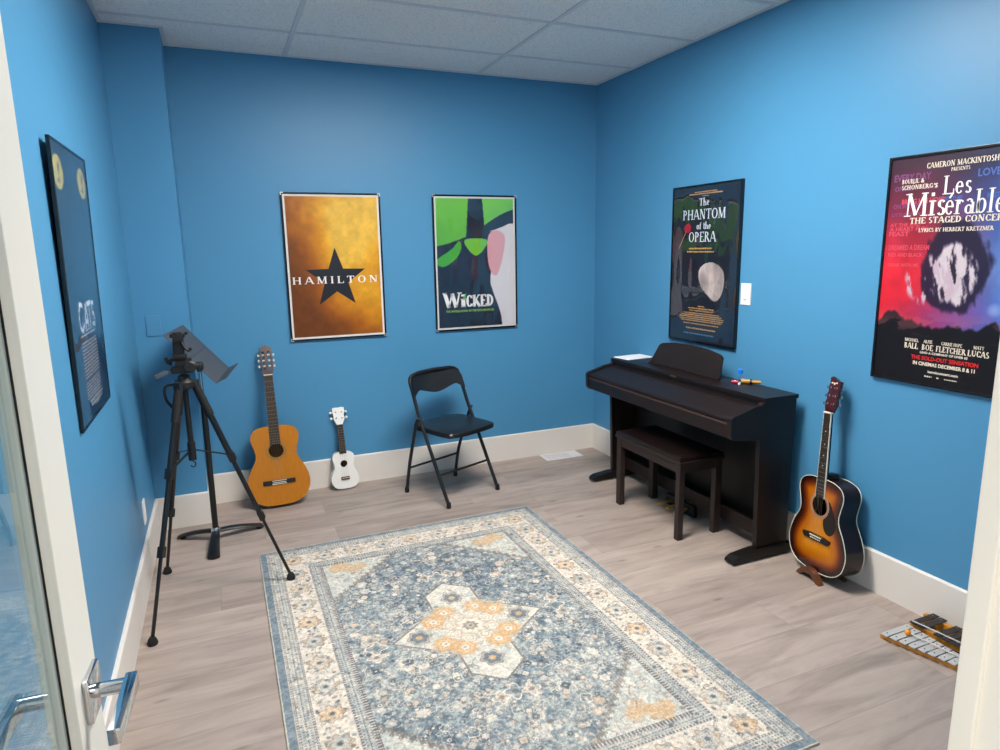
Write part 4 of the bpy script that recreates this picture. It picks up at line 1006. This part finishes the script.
# ---------------------------------------------------------------- folding chair
def chair():
    root = thing('folding_chair', 'black metal folding chair with padded seat facing the rug', 'chair', (-1.318,-.440,0), (0,0,math.radians(23)))
    w = .212; r = .0115
    def tp(s, h): # point on the front tube at height h: straight, then a little steeper
        y = -.207+.492*h if h < .55 else -.207+.492*.55+.40*(h-.55)
        return Vector((s*w*(1-.10*max(0,h-.45)), y, h))
    # one continuous front frame: foot, up, over the back, down to the other foot
    L = [tp(-1,h) for h in (.02,.2,.4,.5,.55,.65,.72)]
    top = []
    for k in range(9):
        a = PI*k/8; c = tp(1,.735); top.append(Vector((-c.x*(abs(math.cos(a))**.45)*(1 if math.cos(a) > 0 else -1), c.y+.02*math.sin(a), .735+.050*math.sin(a)**.8)))
    Rr = [tp(1,h) for h in (.72,.65,.55,.5,.4,.2,.02)]
    bm = NB(); tube(bm, L+top+Rr, r, 10); obj('front_frame', bm, M['black_metal'], root, True)
    for s in (-1,1):
        p = tp(s,.522); off = -s*.0
        pts = [p+Vector((s*.014,-.004,0)), p+Vector((s*.016,.012,-.03)), p+Vector((s*.014,.030,-.075)), Vector((s*.212,.205*.55+.05,.22)), Vector((s*.212,.207,.02))]
        bm = NB(); tube(bm, crom([tuple(q) for q in pts],5), r*.95, 10); obj('rear_leg', bm, M['black_metal'], root, True)
        for y,x,z in ((-.207+.492*.015,s*w,0),(.208,s*.212,0)):
            bm = NB(); lathe(bm, [(.014,0),(.015,.006),(.0135,.032),(.011,.036)], (x,y,z), 'z', 12); obj('foot_cap', bm, M['rubber'], root, True)
        bm = NB(); tube(bm, [p+Vector((-s*.004,0,0)), p+Vector((s*.024,-.004,0))], .006, 10); obj('pivot', bm, M['steel'], root, True)
    a,b = tp(-1,.185),tp(1,.185); bm = NB(); tube(bm, [a,b], .0075, 8); obj('front_stretcher', bm, M['black_metal'], root, True)
    bm = NB(); tube(bm, [(-.212,.168,.175),(.212,.168,.175)], .0075, 8); obj('rear_stretcher', bm, M['black_metal'], root, True)
    # seat
    so = []
    for x,y in crom([(-.192,.13),(-.10,.158),(.10,.158),(.192,.13),(.200,.0),(.197,-.16),(.165,-.215),(.0,-.232),(-.165,-.215),(-.197,-.16),(-.200,.0)],5,True): so.append((x,y))
    bm = NB(); rings = []
    for k,(sc,z) in enumerate(((.93,.428),(1.0,.433),(1.0,.452),(.975,.460),(.90,.464),(.5,.465))):
        rings.append([bm.verts.new((x*sc,(y+.03)*sc-.03,z-.03*(y+.03)*-.35)) for x,y in so])
    n = len(so)
    for A,B in zip(rings,rings[1:]):
        for i in range(n): bm.faces.new((A[i],A[(i+1)%n],B[(i+1)%n],B[i]))
    bm.faces.new(rings[0]); bm.faces.new(rings[-1]); obj('seat', bm, M['black_vinyl'], root, True)
    # backrest: curved steel panel with a scooped lower edge
    bm = NB(); nu, nv = 24, 8; fr, bk = [], []
    for i in range(nu+1):
        u = -1+2*i/nu
        zt = .792-.065*abs(u)**5; zb = .664-.020*math.cos(u*PI)*.9-.045*max(0,abs(u)-.72)/.28 + .008*abs(u)
        for j in range(nv+1):
            v = j/nv; z = zb+(zt-zb)*v; y = tp(1,z).y; x = u*(tp(1,min(z,.75)).x+.006)
            yc = y-.012+.030*(1-u*u)
            fr.append(bm.verts.new((x,yc-.006,z))); bk.append(bm.verts.new((x,yc+.006,z)))
    id_ = lambda i,j: i*(nv+1)+j
    for i in range(nu):
        for j in range(nv):
            bm.faces.new((fr[id_(i,j)],fr[id_(i+1,j)],fr[id_(i+1,j+1)],fr[id_(i,j+1)])); bm.faces.new((bk[id_(i,j)],bk[id_(i,j+1)],bk[id_(i+1,j+1)],bk[id_(i+1,j)]))
        for j in (0,nv): bm.faces.new((fr[id_(i,j)],bk[id_(i,j)],bk[id_(i+1,j)],fr[id_(i+1,j)]))
    for i in (0,nu):
        for j in range(nv): bm.faces.new((fr[id_(i,j)],fr[id_(i,j+1)],bk[id_(i,j+1)],bk[id_(i,j)]))
    obj('backrest', bm, M['black_vinyl'], root, True)
chair()

# ---------------------------------------------------------------- tripod with phone clamp
def tripod():
    C = Vector((-2.778,-1.23,0))
    root = thing('camera_tripod', 'black camera tripod with phone clamp, one foot on the rug', 'tripod', C)
    ap = 1.005
    feet = [Vector((-2.978,-1.548,0)),Vector((-2.410,-1.236,.008)),Vector((-2.962,-.900,0))]
    for f in feet:
        d = (f-C); d.z = 0; d.normalize()
        a = C+d*.035+Vector((0,0,ap)); g = f+Vector((0,0,.02))
        P = lambda t: a.lerp(g,t)
        leg = bpy.data.objects.new('leg', None); COL.objects.link(leg); leg.parent = root; leg.location = d*.035+Vector((0,0,ap))
        for nm,t0,t1,rr in (('upper_section',0,.37,.0135),('middle_section',.35,.68,.0105),('lower_section',.66,.985,.0075)):
            bm = NB(); tube(bm, [P(t0),P(t1)], rr, 12); obj(nm, bm, M['black_metal'], leg, True, world=True)
        for t,s in ((.365,.030),(.67,.026)):
            bm = NB(); side = d.cross(Vector((0,0,1))); obox(bm, P(t-.022), P(t+.022), s, s*.95, up=d, bev=.003); obox(bm, P(t-.018)+d*s*.5, P(t+.012)+d*s*.5, s*.6, .008, up=d, bev=.002); obj('leg_clamp', bm, M['black_plastic'], leg, world=True)
        bm = NB(); tube(bm, [P(.0),P(.16)], .0175, 12); obj('foam_grip' if f is feet[0] else 'leg_sleeve', bm, M['rubber'], leg, True, world=True)
        bm = NB(); lathe(bm, [(.019,0),(.021,.008),(.016,.024),(.009,.034)], f, 'z', 14); obj('rubber_foot', bm, M['rubber'], leg, True, world=True)
        # spreader arm
        bm = NB(); obox(bm, C+Vector((0,0,.70))+d*.012, P(.355), .011, .004, up=(0,0,1)); obj('spreader_arm', bm, M['black_plastic'], root, world=True)
    bm = NB(); tube(bm, [C+Vector((0,0,.66)),C+Vector((0,0,1.06))], .0115, 14); tube(bm, [C+Vector((0,0,.655)),C+Vector((0,0,.735))], .0165, 14); obj('centre_column', bm, M['black_metal'], root, True, world=True)
    bm = NB(); tube(bm, [C+Vector((.002,0,.66))]+[C+Vector((.010*math.sin(a),0,.635-.013*math.cos(a)+.0)) for a in np.linspace(PI,-.9*PI+PI*.5,9)], .0028, 8); obj('weight_hook', bm, M['black_metal'], root, True, world=True)
    bm = NB(); lathe(bm, [(.030,0),(.040,.008),(.040,.030),(.026,.044),(.022,.06)], C+Vector((0,0,.975)), 'z', 16)
    for f in feet:
        d = (f-C); d.z = 0; d.normalize(); obox(bm, C+Vector((0,0,.995))+d*.02, C+Vector((0,0,.995))+d*.058, .03, .032, bev=.004)
    obj('shoulder', bm, M['black_plastic'], root, True, world=True)
    # carry strap loop on the left side
    bm = NB(); tube(bm, crom([tuple(C+Vector(v)) for v in ((-.045,-.01,1.0),(-.075,-.01,.99),(-.078,-.01,.94),(-.055,-.015,.90),(-.045,-.02,.88))],5), .006, 8); obj('side_loop', bm, M['rubber'], root, True, world=True)
    # pan head
    bm = NB(); box(bm, C+Vector((-.045,-.028,1.045)), C+Vector((.040,.028,1.075)), .006); box(bm, C+Vector((-.028,-.032,1.07)), C+Vector((.030,.032,1.105)), .008); lathe(bm, [(.02,-.05),(.026,-.044),(.026,-.03)], C+Vector((.03,0,1.075)), 'y', 14); lathe(bm, [(.014,.03),(.020,.034),(.020,.055),(.012,.06)], C+Vector((.022,0,1.068)), 'x', 12); obj('pan_head', bm, M['black_plastic'], root, True, world=True)
    bm = NB(); tube(bm, [C+Vector((-.035,-.01,1.065)),C+Vector((-.085,-.03,1.050))], .0045, 8); obj('pan_arm', bm, M['black_metal'], root, True, world=True)
    bm = NB(); obox(bm, C+Vector((-.060,-.021,1.057)), C+Vector((-.108,-.038,1.040)), .026, .016, bev=.005); obj('pan_grip', bm, M['stand_grey'], root, True, world=True)
    bm = NB(); sphere(bm, C+Vector((.050,-.026,1.080)), .007, 12); obj('level_knob', bm, M['steel'], root, True, world=True)
    bm = NB(); tube(bm, crom([tuple(C+Vector(v)) for v in ((-.040,0,1.085),(-.056,0,1.095),(-.062,0,1.115))],4), .007, 8); obj('lock_lever', bm, M['black_plastic'], root, True, world=True)
    bm = NB(); tube(bm, [C+Vector((.028,-.01,1.085)),C+Vector((.050,-.024,1.080))], .009, 10); box(bm, C+Vector((-.05,-.026,1.098)), C+Vector((.038,.026,1.110)), .003); obj('quick_release_plate', bm, M['black_plastic'], root, True, world=True)
    # phone clamp
    ph = bpy.data.objects.new('phone_clamp', None); COL.objects.link(ph); ph.parent = root; ph.location = (-.005,0,1.105)
    bm = NB(); obox(bm, C+Vector((-.010,-.004,1.105)), C+Vector((-.006,-.004,1.205)), .024, .044, bev=.005); obj('clamp_spine', bm, M['black_plastic'], ph, world=True)
    bm = NB(); box(bm, C+Vector((-.036,-.040,1.200)), C+Vector((.022,.012,1.217)), .004); box(bm, C+Vector((-.024,-.044,1.185)), C+Vector((.012,-.032,1.224)), .003); tube(bm, [C+Vector((.008,-.01,1.208)),C+Vector((.032,-.012,1.217))], .006, 8); obj('upper_jaw', bm, M['black_plastic'], ph, True, world=True)
    bm = NB(); tube(bm, crom([tuple(C+Vector(v)) for v in ((.006,-.012,1.180),(.016,-.016,1.155),(.030,-.018,1.142),(.040,-.02,1.152))],4), .007, 8); box(bm, C+Vector((-.034,-.040,1.112)), C+Vector((.022,.010,1.128)), .003); obj('lower_jaw', bm, M['black_plastic'], ph, True, world=True)
tripod()

# ---------------------------------------------------------------- music stand
def music_stand():
    C = Vector((-2.738,-.585,0))
    root = thing('music_stand', 'black music stand with tilted grey sheet metal desk in the left corner', 'music stand', C)
    for ex_,ey_ in ((-2.925,-.478),(-2.752,-.842),(-2.497,-.512)):
        e = Vector((ex_,ey_,0)); d = (e-C); L = d.length; d.normalize()
        bm = NB(); pts = []
        for k in range(9):
            t = k/8; pts.append(C+d*(.012+(L-.012)*t)+Vector((0,0,.052-.040*t**1.8)))
        n_ = d.cross(Vector((0,0,1)))
        rings = []
        for k,p in enumerate(pts):
            t = k/8; ww = .021+.010*t; hh = .012-.002*t
            rings.append([bm.verts.new(p+n_*ww*math.cos(a)+Vector((0,0,1))*hh*math.sin(a)) for a in np.linspace(0,2*PI,11)[:-1]])
        for A,B in zip(rings,rings[1:]):
            for i in range(10): bm.faces.new((A[i],A[(i+1)%10],B[(i+1)%10],B[i]))
        bm.faces.new(rings[0]); bm.faces.new(rings[-1]); obj('base_leg', bm, M['black_metal'], root, True, world=True)
        bm = NB(); lathe(bm, [(.016,0),(.016,.006)], C+d*(L-.018), 'z', 12); obj('rubber_pad', bm, M['rubber'], root, world=True)
    bm = NB(); lathe(bm, [(.02,.038),(.026,.045),(.026,.062),(.018,.075)], C, 'z', 16); obj('hub', bm, M['steel'], root, True, world=True)
    bm = NB(); tube(bm, [C+Vector((0,0,.06)),C+Vector((.004,0,.78))], .0155, 14); obj('outer_tube', bm, M['black_metal'], root, True, world=True)
    bm = NB(); tube(bm, [C+Vector((.004,0,.77)),C+Vector((.004,0,.97))], .0085, 12); obj('inner_rod', bm, M['chrome'], root, True, world=True)
    bm = NB(); tube(bm, [C+Vector((.004,0,.765)),C+Vector((.004,0,.80))], .019, 14); obj('height_clutch', bm, M['black_plastic'], root, True, world=True)
    # desk fitted in the photo: centre, yaw, tilt
    yaw, tilt, w, h = -4.86, .707, .469, .33
    wv = Vector((math.cos(yaw),math.sin(yaw),0)); nb = Vector((-math.sin(yaw),math.cos(yaw),0)); up = nb*math.sin(tilt)+Vector((0,0,1))*math.cos(tilt); nf = wv.cross(up)*1.0
    if nf.z < 0: nf = -nf
    Dc = Vector((-2.732,-.584,1.040))
    bm = NB()
    def q(u,v,t): return Dc+wv*u+up*v+nf*t
    prof = [(-h/2,0),(-.004,0),(0,-.003),(.004,0),(h/2,0),(h/2,-.0015),(.004,-.0015),(0,-.0045),(-.004,-.0015),(-h/2,-.0015)]
    A = [bm.verts.new(q(-w/2,v,t)) for v,t in prof]; B = [bm.verts.new(q(w/2,v,t)) for v,t in prof]
    bm.faces.new(A); bm.faces.new(B[::-1])
    for i in range(len(prof)): bm.faces.new((A[i],B[i],B[(i+1)%10],A[(i+1)%10]))
    dk = obj('desk', bm, M['stand_grey'], root, world=True)
    bm = NB(); prof = [(-h/2+.001,0),(-h/2-.0015,0),(-h/2-.0165,.056),(-h/2-.0145,.056)]
    A = [bm.verts.new(q(-w/2,v,t)) for v,t in prof]; B = [bm.verts.new(q(w/2,v,t)) for v,t in prof]
    bm.faces.new(A); bm.faces.new(B[::-1])
    for i in range(4): bm.faces.new((A[i],B[i],B[(i+1)%4],A[(i+1)%4]))
    obj('lip', bm, M['stand_grey'], root, world=True)
    for u,v in ((-.03,-.03),(.03,-.03),(-.025,-.055),(.03,-.06)):
        bm = NB(); lathe_pts = [q(u+.006*math.cos(a),v+.006*math.sin(a),.0012) for a in np.linspace(0,2*PI,11)[:-1]]
        bm.faces.new([bm.verts.new(p) for p in lathe_pts]); obj('rivet', bm, M['black_metal'], dk, world=False)
        for vv in dk.children[-1].data.vertices: vv.co = vv.co-C
    bm = NB(); obox(bm, C+Vector((.004,0,.94)), Dc-nf*.012, .028, .024, bev=.005); obj('tilt_bracket', bm, M['black_plastic'], root, world=True)
    bm = NB(); tube(bm, [C+Vector((.02,-.03,.965)),C+Vector((-.015,.03,.965))], .011, 12); obj('tilt_knob', bm, M['black_plastic'], root, True, world=True)
music_stand()

# ---------------------------------------------------------------- digital piano and what lies on it
def piano():
    y0, y1 = -1.998, -.660
    root = thing('digital_piano', 'dark rosewood digital piano with closed lid against the right wall', 'piano', (-.24,(y0+y1)/2,0))
    xb = -.060
    cheek = [(xb,.806),(-.262,.806),(-.272,.798)]+crom([(-.276,.792),(-.292,.790),(-.315,.788),(-.345,.780)],4)+[(-.445,.752),(-.456,.744),(-.460,.730),(-.458,.660),(-.448,.642),(-.425,.636),(-.300,.622),(xb,.622)]
    leg = [(xb,.05),(xb,.622),(-.274,.622),(-.258,.05)]
    for ya,yb,nm in ((y0,y0+.030,0),(y1-.030,y1,1)):
        bm = NB(); prism(bm, cheek, ya, yb, fxz); obj('side_cheek', bm, M['piano'], root, world=True)
        s = .004
        bm = NB(); prism(bm, leg, ya+s, yb-s+.004, fxz); obj('side_panel', bm, M['piano'], root, world=True)
        c = (ya+yb)/2
        bm = NB(); prism(bm, [(-.03,.012),(-.03,.05),(-.27,.054),(-.385,.042),(-.412,.030),(-.420,.016),(-.414,.010)], c-.030, c+.030, fxz); f = obj('foot', bm, M['piano_black'], root, world=True)
        bm = NB(); lathe(bm, [(.014,0),(.014,.012)], (-.38,c,0), 'z', 10); lathe(bm, [(.014,0),(.014,.012)], (-.05,c,0), 'z', 10); obj('foot_pad', bm, M['rubber'], f, world=True)
    bm = NB(); box(bm, (-.268,y0-.004,.806), (-.050,y1+.004,.826), .002); obj('top_board', bm, M['piano'], root, world=True)
    bm = NB(); box(bm, (-.262,y0+.03,.772), (-.254,y1-.03,.806)); obj('name_strip', bm, M['piano_black'], root, world=True)
    bm = NB(); cy = (y0+y1)/2; box(bm, (-.2705,cy-.010,.810), (-.268,cy+.040,.821)); obj('name_plate', bm, mat('name_plate_metal', (120,98,72), rough=.3, metal=.7), root, world=True)
    # sliding key cover: sloped board with a rounded front nose
    bm = NB(); prism(bm, [(-.254,.787),(-.300,.782),(-.440,.745),(-.452,.738),(-.453,.726),(-.446,.722),(-.300,.766),(-.254,.772)], y0+.031, y1-.031, fxz); obj('key_cover', bm, M['piano'], root, world=True)
    bm = NB(); box(bm, (-.455,y0+.031,.709), (-.444,y1-.031,.719), .002); obj('cover_rail', bm, mat('lighter_cover_edge', (66,50,44), rough=.35), root, world=True)
    bm = NB(); box(bm, (-.452,y0+.031,.645), (-.436,y1-.031,.708), .002); obj('key_slip', bm, M['piano'], root, world=True)
    bm = NB(); prism(bm, [(-.436,.645),(-.436,.70),(-.07,.70),(-.07,.626),(-.30,.626)], y0+.031, y1-.031, fxz); obj('keybed', bm, M['piano_black'], root, world=True)
    bm = NB(); box(bm, (-.105,y0+.03,.10), (-.090,y1-.03,.626)); obj('back_panel', bm, M['piano_black'], root, world=True)
    bm = NB(); box(bm, (-.180,y0+.03,.070), (-.162,y1-.03,.150), .002); obj('lower_rail', bm, M['piano'], root, world=True)
    # music rest
    yc, ww = -1.250, .30
    a, b = Vector((-.150,yc,.826)), Vector((-.095,yc,.965))
    top = [(-.282,.122),(-.258,.137),(-.15,.153),(0,.160),(.15,.153),(.258,.137),(.282,.122)]
    poly = [(-.315,0),(.315,0)]+[(u,v) for u,v in top[::-1]]
    d = (b-a).normalized(); nn = Vector((-d.z,0,d.x))
    bm = NB(); prism(bm, poly, 0, .010, lambda u,v,t: a+Vector((0,u,0))+d*v+nn*t); obj('music_rest', bm, M['piano'], root, world=True)
    bm = NB(); box(bm, (-.170,yc-.315,.826), (-.150,yc+.315,.834), .002); obj('rest_ledge', bm, M['piano'], root, world=True)
    for s in (-1,1):
        bm = NB(); obox(bm, (-.075,yc+s*.2,.828), (-.105,yc+s*.2,.90), .012, .006); obj('rest_prop', bm, M['black_metal'], root, world=True)
    # pedals
    pc = (y0+y1)/2
    bm = NB(); box(bm, (-.205,pc-.13,.0), (-.180,pc+.13,.066), .003); pb = obj('pedal_box', bm, M['piano_black'], root, world=True)
    for k in (-1,0,1):
        bm = NB(); prism(bm, [(0,-.009),(-.045,-.011),(-.075,-.014),(-.088,-.010),(-.092,0),(-.088,.010),(-.075,.014),(-.045,.011),(0,.009)], .034, .042, lambda u,v,t: (-.20+u*1.1,pc+k*.075+v*1.2,t+(u*.06)))
        obj('pedal', bm, M['brass'], pb); 
        ch = [c for c in pb.children][-1]
        for v in ch.data.vertices: v.co = v.co-root.location
piano()
def bench():
    c = Vector((-.338,-1.366,0))
    root = thing('piano_bench', 'dark wooden piano bench with brown padded top in front of the piano', 'bench', c)
    hx_, hy_ = .140, .298
    for sx in (-1,1):
        for sy in (-1,1):
            bm = NB(); box(bm, c+Vector((sx*hx_-(.0 if sx < 0 else .042),sy*hy_-(.0 if sy < 0 else .042),0)), c+Vector((sx*hx_+(0.034 if sx < 0 else 0),sy*hy_+(0.034 if sy < 0 else 0),.422)), .003); obj('leg', bm, M['bench_wood'], root, world=True)
    bm = NB()
    for sx in (-1,1): box(bm, c+Vector((sx*(hx_-.004)-(.0 if sx < 0 else .018),-hy_+.034,.372)), c+Vector((sx*(hx_-.004)+(.018 if sx < 0 else 0),hy_-.034,.422)))
    for sy in (-1,1): box(bm, c+Vector((-hx_+.034,sy*(hy_-.004)-(.0 if sy < 0 else .018),.372)), c+Vector((hx_-.034,sy*(hy_-.004)+(.018 if sy < 0 else 0),.422)))
    obj('apron', bm, M['bench_wood'], root, world=True)
    bm = NB(); box(bm, c+Vector((-hx_-.008,-hy_-.008,.422)), c+Vector((hx_+.008,hy_+.008,.436)), .003); obj('seat_frame', bm, M['bench_wood'], root, world=True)
    bm = NB(); rings = []
    for sc,z in ((1.0,.436),(1.0,.451),(.985,.459),(.93,.464),(.6,.466)):
        px,py = (hx_+.004)*1.0,(hy_+.004); ins = (1-sc)*.3
        rings.append([bm.verts.new(c+Vector((sx*(px-ins),sy*(py-ins),z))) for sx,sy in ((-1,-1),(1,-1),(1,1),(-1,1))])
    for A,B in zip(rings,rings[1:]):
        for i in range(4): bm.faces.new((A[i],A[(i+1)%4],B[(i+1)%4],B[i]))
    bm.faces.new(rings[0]); bm.faces.new(rings[-1]); obj('cushion', bm, M['leather'], root, world=True)
bench()
zt = .826
# papers: two sheets on the far end of the top
for k,(cx,cy,rot,lab) in enumerate(((-.120,-.700,.10,'white paper sheet lying under another on the far end of the piano'),(-.115,-.695,.03,'topmost white paper sheet on the far end of the piano'))):
    t = thing('paper_sheet', lab, 'paper', (cx,cy,zt+.0012*k), (0,0,rot), 'papers on the piano')
    bm = NB(); box(bm, (-.108,-.074,0), (.108,.074,.001)); obj('sheet', bm, M['paper'], t)
# small clear bottle with blue cap
t = thing('bottle', 'tiny clear bottle with a bright blue cap on the piano top', 'bottle', (-.075,-1.628,zt))
bm = NB(); lathe(bm, [(.011,0),(.0125,.002),(.0125,.036),(.009,.042)], (0,0,0), 'z', 16); obj('clear_body', bm, M['clear_plastic'], t, True)
bm = NB(); lathe(bm, [(.013,.040),(.0145,.042),(.0145,.062),(.011,.066)], (0,0,0), 'z', 16); obj('cap', bm, M['blue_cap'], t, True)
# pink flower-shaped trinket
t = thing('pink_trinket', 'small pink petal shaped trinket in front of the blue capped bottle', 'trinket', (-.125,-1.648,zt))
for k in range(5):
    a = k*2*PI/5; bm = NB(); sphere(bm, (.012*math.cos(a),.012*math.sin(a),.006), .009, 10, (1,1,.6)); obj('petal', bm, M['pink'], t, True)
bm = NB(); sphere(bm, (0,0,.008), .006, 10, (1,1,.7)); obj('centre', bm, M['plate_white'], t, True)
# dark green stick with white tip
t = thing('green_stick', 'short dark green stick with a white tip beside the pink trinket', 'stick', (-.128,-1.690,zt))
bm = NB(); tube(bm, [(.028,.016,.006),(-.010,-.006,.006)], .006, 10); obj('shaft', bm, M['dark_green'], t, True)
bm = NB(); tube(bm, [(-.010,-.006,.006),(-.020,-.012,.006)], .0065, 10); obj('tip', bm, M['plate_white'], t, True)
# turned golden wood whistle
t = thing('wooden_whistle', 'golden turned wood whistle with dark middle band at the near end of the piano', 'whistle', (-.085,-1.715,zt))
ax = Vector((.62,-.78,0))
def seg(a,b,r1,r2,nm,m):
    bm = NB(); tube(bm, [ax*a+Vector((0,0,.0135)),ax*(a*.7+b*.3)+Vector((0,0,.0135)),ax*b+Vector((0,0,.0135))], [r1,max(r1,r2),r2], 14); obj(nm, bm, m, t, True)
seg(-.045,-.002,.0125,.0115,'barrel',M['gold_wood']); seg(-.002,.008,.0135,.0135,'band',M['dark_wood']); seg(.008,.052,.0095,.0085,'mouthpiece',M['gold_wood'])

# ---------------------------------------------------------------- glockenspiel on the floor
def glock():
    o = Vector((-.314,-2.722,0))
    root = thing('glockenspiel', 'wooden framed glockenspiel with silver and black bars on the floor', 'glockenspiel', o, (0,0,0))
    dy, N = -.0322, 15
    def bx(k): return .0082*k          # the near ends of the bars step inwards towards the doorway
    bm = NB(); prism(bm, [(.004,.006),(bx(N)+.004,dy*N-.006),(bx(N)+.022,dy*N-.006),(.022,.006)], .002, .019, fxy); obj('front_rail', bm, M['pine'], root)
    bm = NB(); prism(bm, [(.118,.006),(bx(N)*.4+.118,dy*N-.006),(bx(N)*.4+.136,dy*N-.006),(.136,.006)], .002, .019, fxy); obj('middle_rail', bm, M['pine'], root)
    bm = NB(); prism(bm, [(.160,-.006),(.160,dy*N),(.176,dy*N),(.176,-.006)], .002, .038, fxy); obj('rear_rail', bm, M['pine'], root)
    bm = NB(); prism(bm, [(.262,.012),(.262,dy*N),(.280,dy*N),(.280,.012)], .002, .038, fxy); obj('rear_rail', bm, M['pine'], root)
    for xa, y in ((.022,-.014), (.15,dy*N+.02)):
        bm = NB(); box(bm, (xa,y-.010,.0), (.280,y+.010,.008)); obj('cross_piece', bm, M['pine'], root)
    bm = NB(); prism(bm, [(.007,.004),(bx(N)+.008,dy*N),(bx(N)+.018,dy*N),(.017,.004)], .019, .0245, fxy); obj('felt_strip', bm, M['felt'], root)
    bm = NB(); prism(bm, [(.120,.004),(bx(N)*.4+.120,dy*N),(bx(N)*.4+.130,dy*N),(.130,.004)], .019, .0245, fxy); obj('felt_strip', bm, M['felt'], root)
    for k in range(N):
        ya, xa, xb = dy*k, bx(k)-.006, .152-.0028*k
        bm = NB(); box(bm, (xa,ya-.0268,.0245), (xb,ya,.028), .0007); b = obj('silver_bar', bm, M['bar_silver'], root)
        for px in (xa+.022,xb-.022):
            bm = NB(); lathe(bm, [(.0028,.028),(.0028,.0305)], (px,ya-.013,0), 'z', 8); obj('bar_pin', bm, M['steel'], b)
    for k in (0,1,3,4,5,7,8,10,11,12):
        ya = dy*(k+.30)
        bm = NB(); box(bm, (.147,ya-.027,.042), (.290-.002*k,ya,.0455), .0007); b = obj('black_bar', bm, M['bar_black'], root)
        for px in (.168,.268):
            bm = NB(); lathe(bm, [(.0028,.0455),(.0028,.048)], (px,ya-.0135,0), 'z', 8); obj('bar_pin', bm, M['steel'], b)
    for k,(p,q,lab) in enumerate((((-.238,-2.777,.0405),(-.197,-3.035,.0335),'mallet with orange ball head lying across the silver bars'),((-.158,-2.738,.0490),(-.128,-2.98,.0490),'mallet stick lying across the black bars'))):
        p, q = Vector(p), Vector(q); t = thing('mallet', lab, 'mallet', p, (0,0,0), 'glockenspiel mallets')
        bm = NB(); tube(bm, [p,q], .0026, 8); obj('stick', bm, M['cord'], t, True, world=True)
        if k == 0:
            bm = NB(); sphere(bm, p, .0115, 16); obj('ball_head', bm, M['orange_ball'], t, True, world=True)
        else:
            bm = NB(); sphere(bm, q+Vector((0,-.01,.009)), .0115, 16); obj('ball_head', bm, M['orange_ball'], t, True, world=True)
glock()
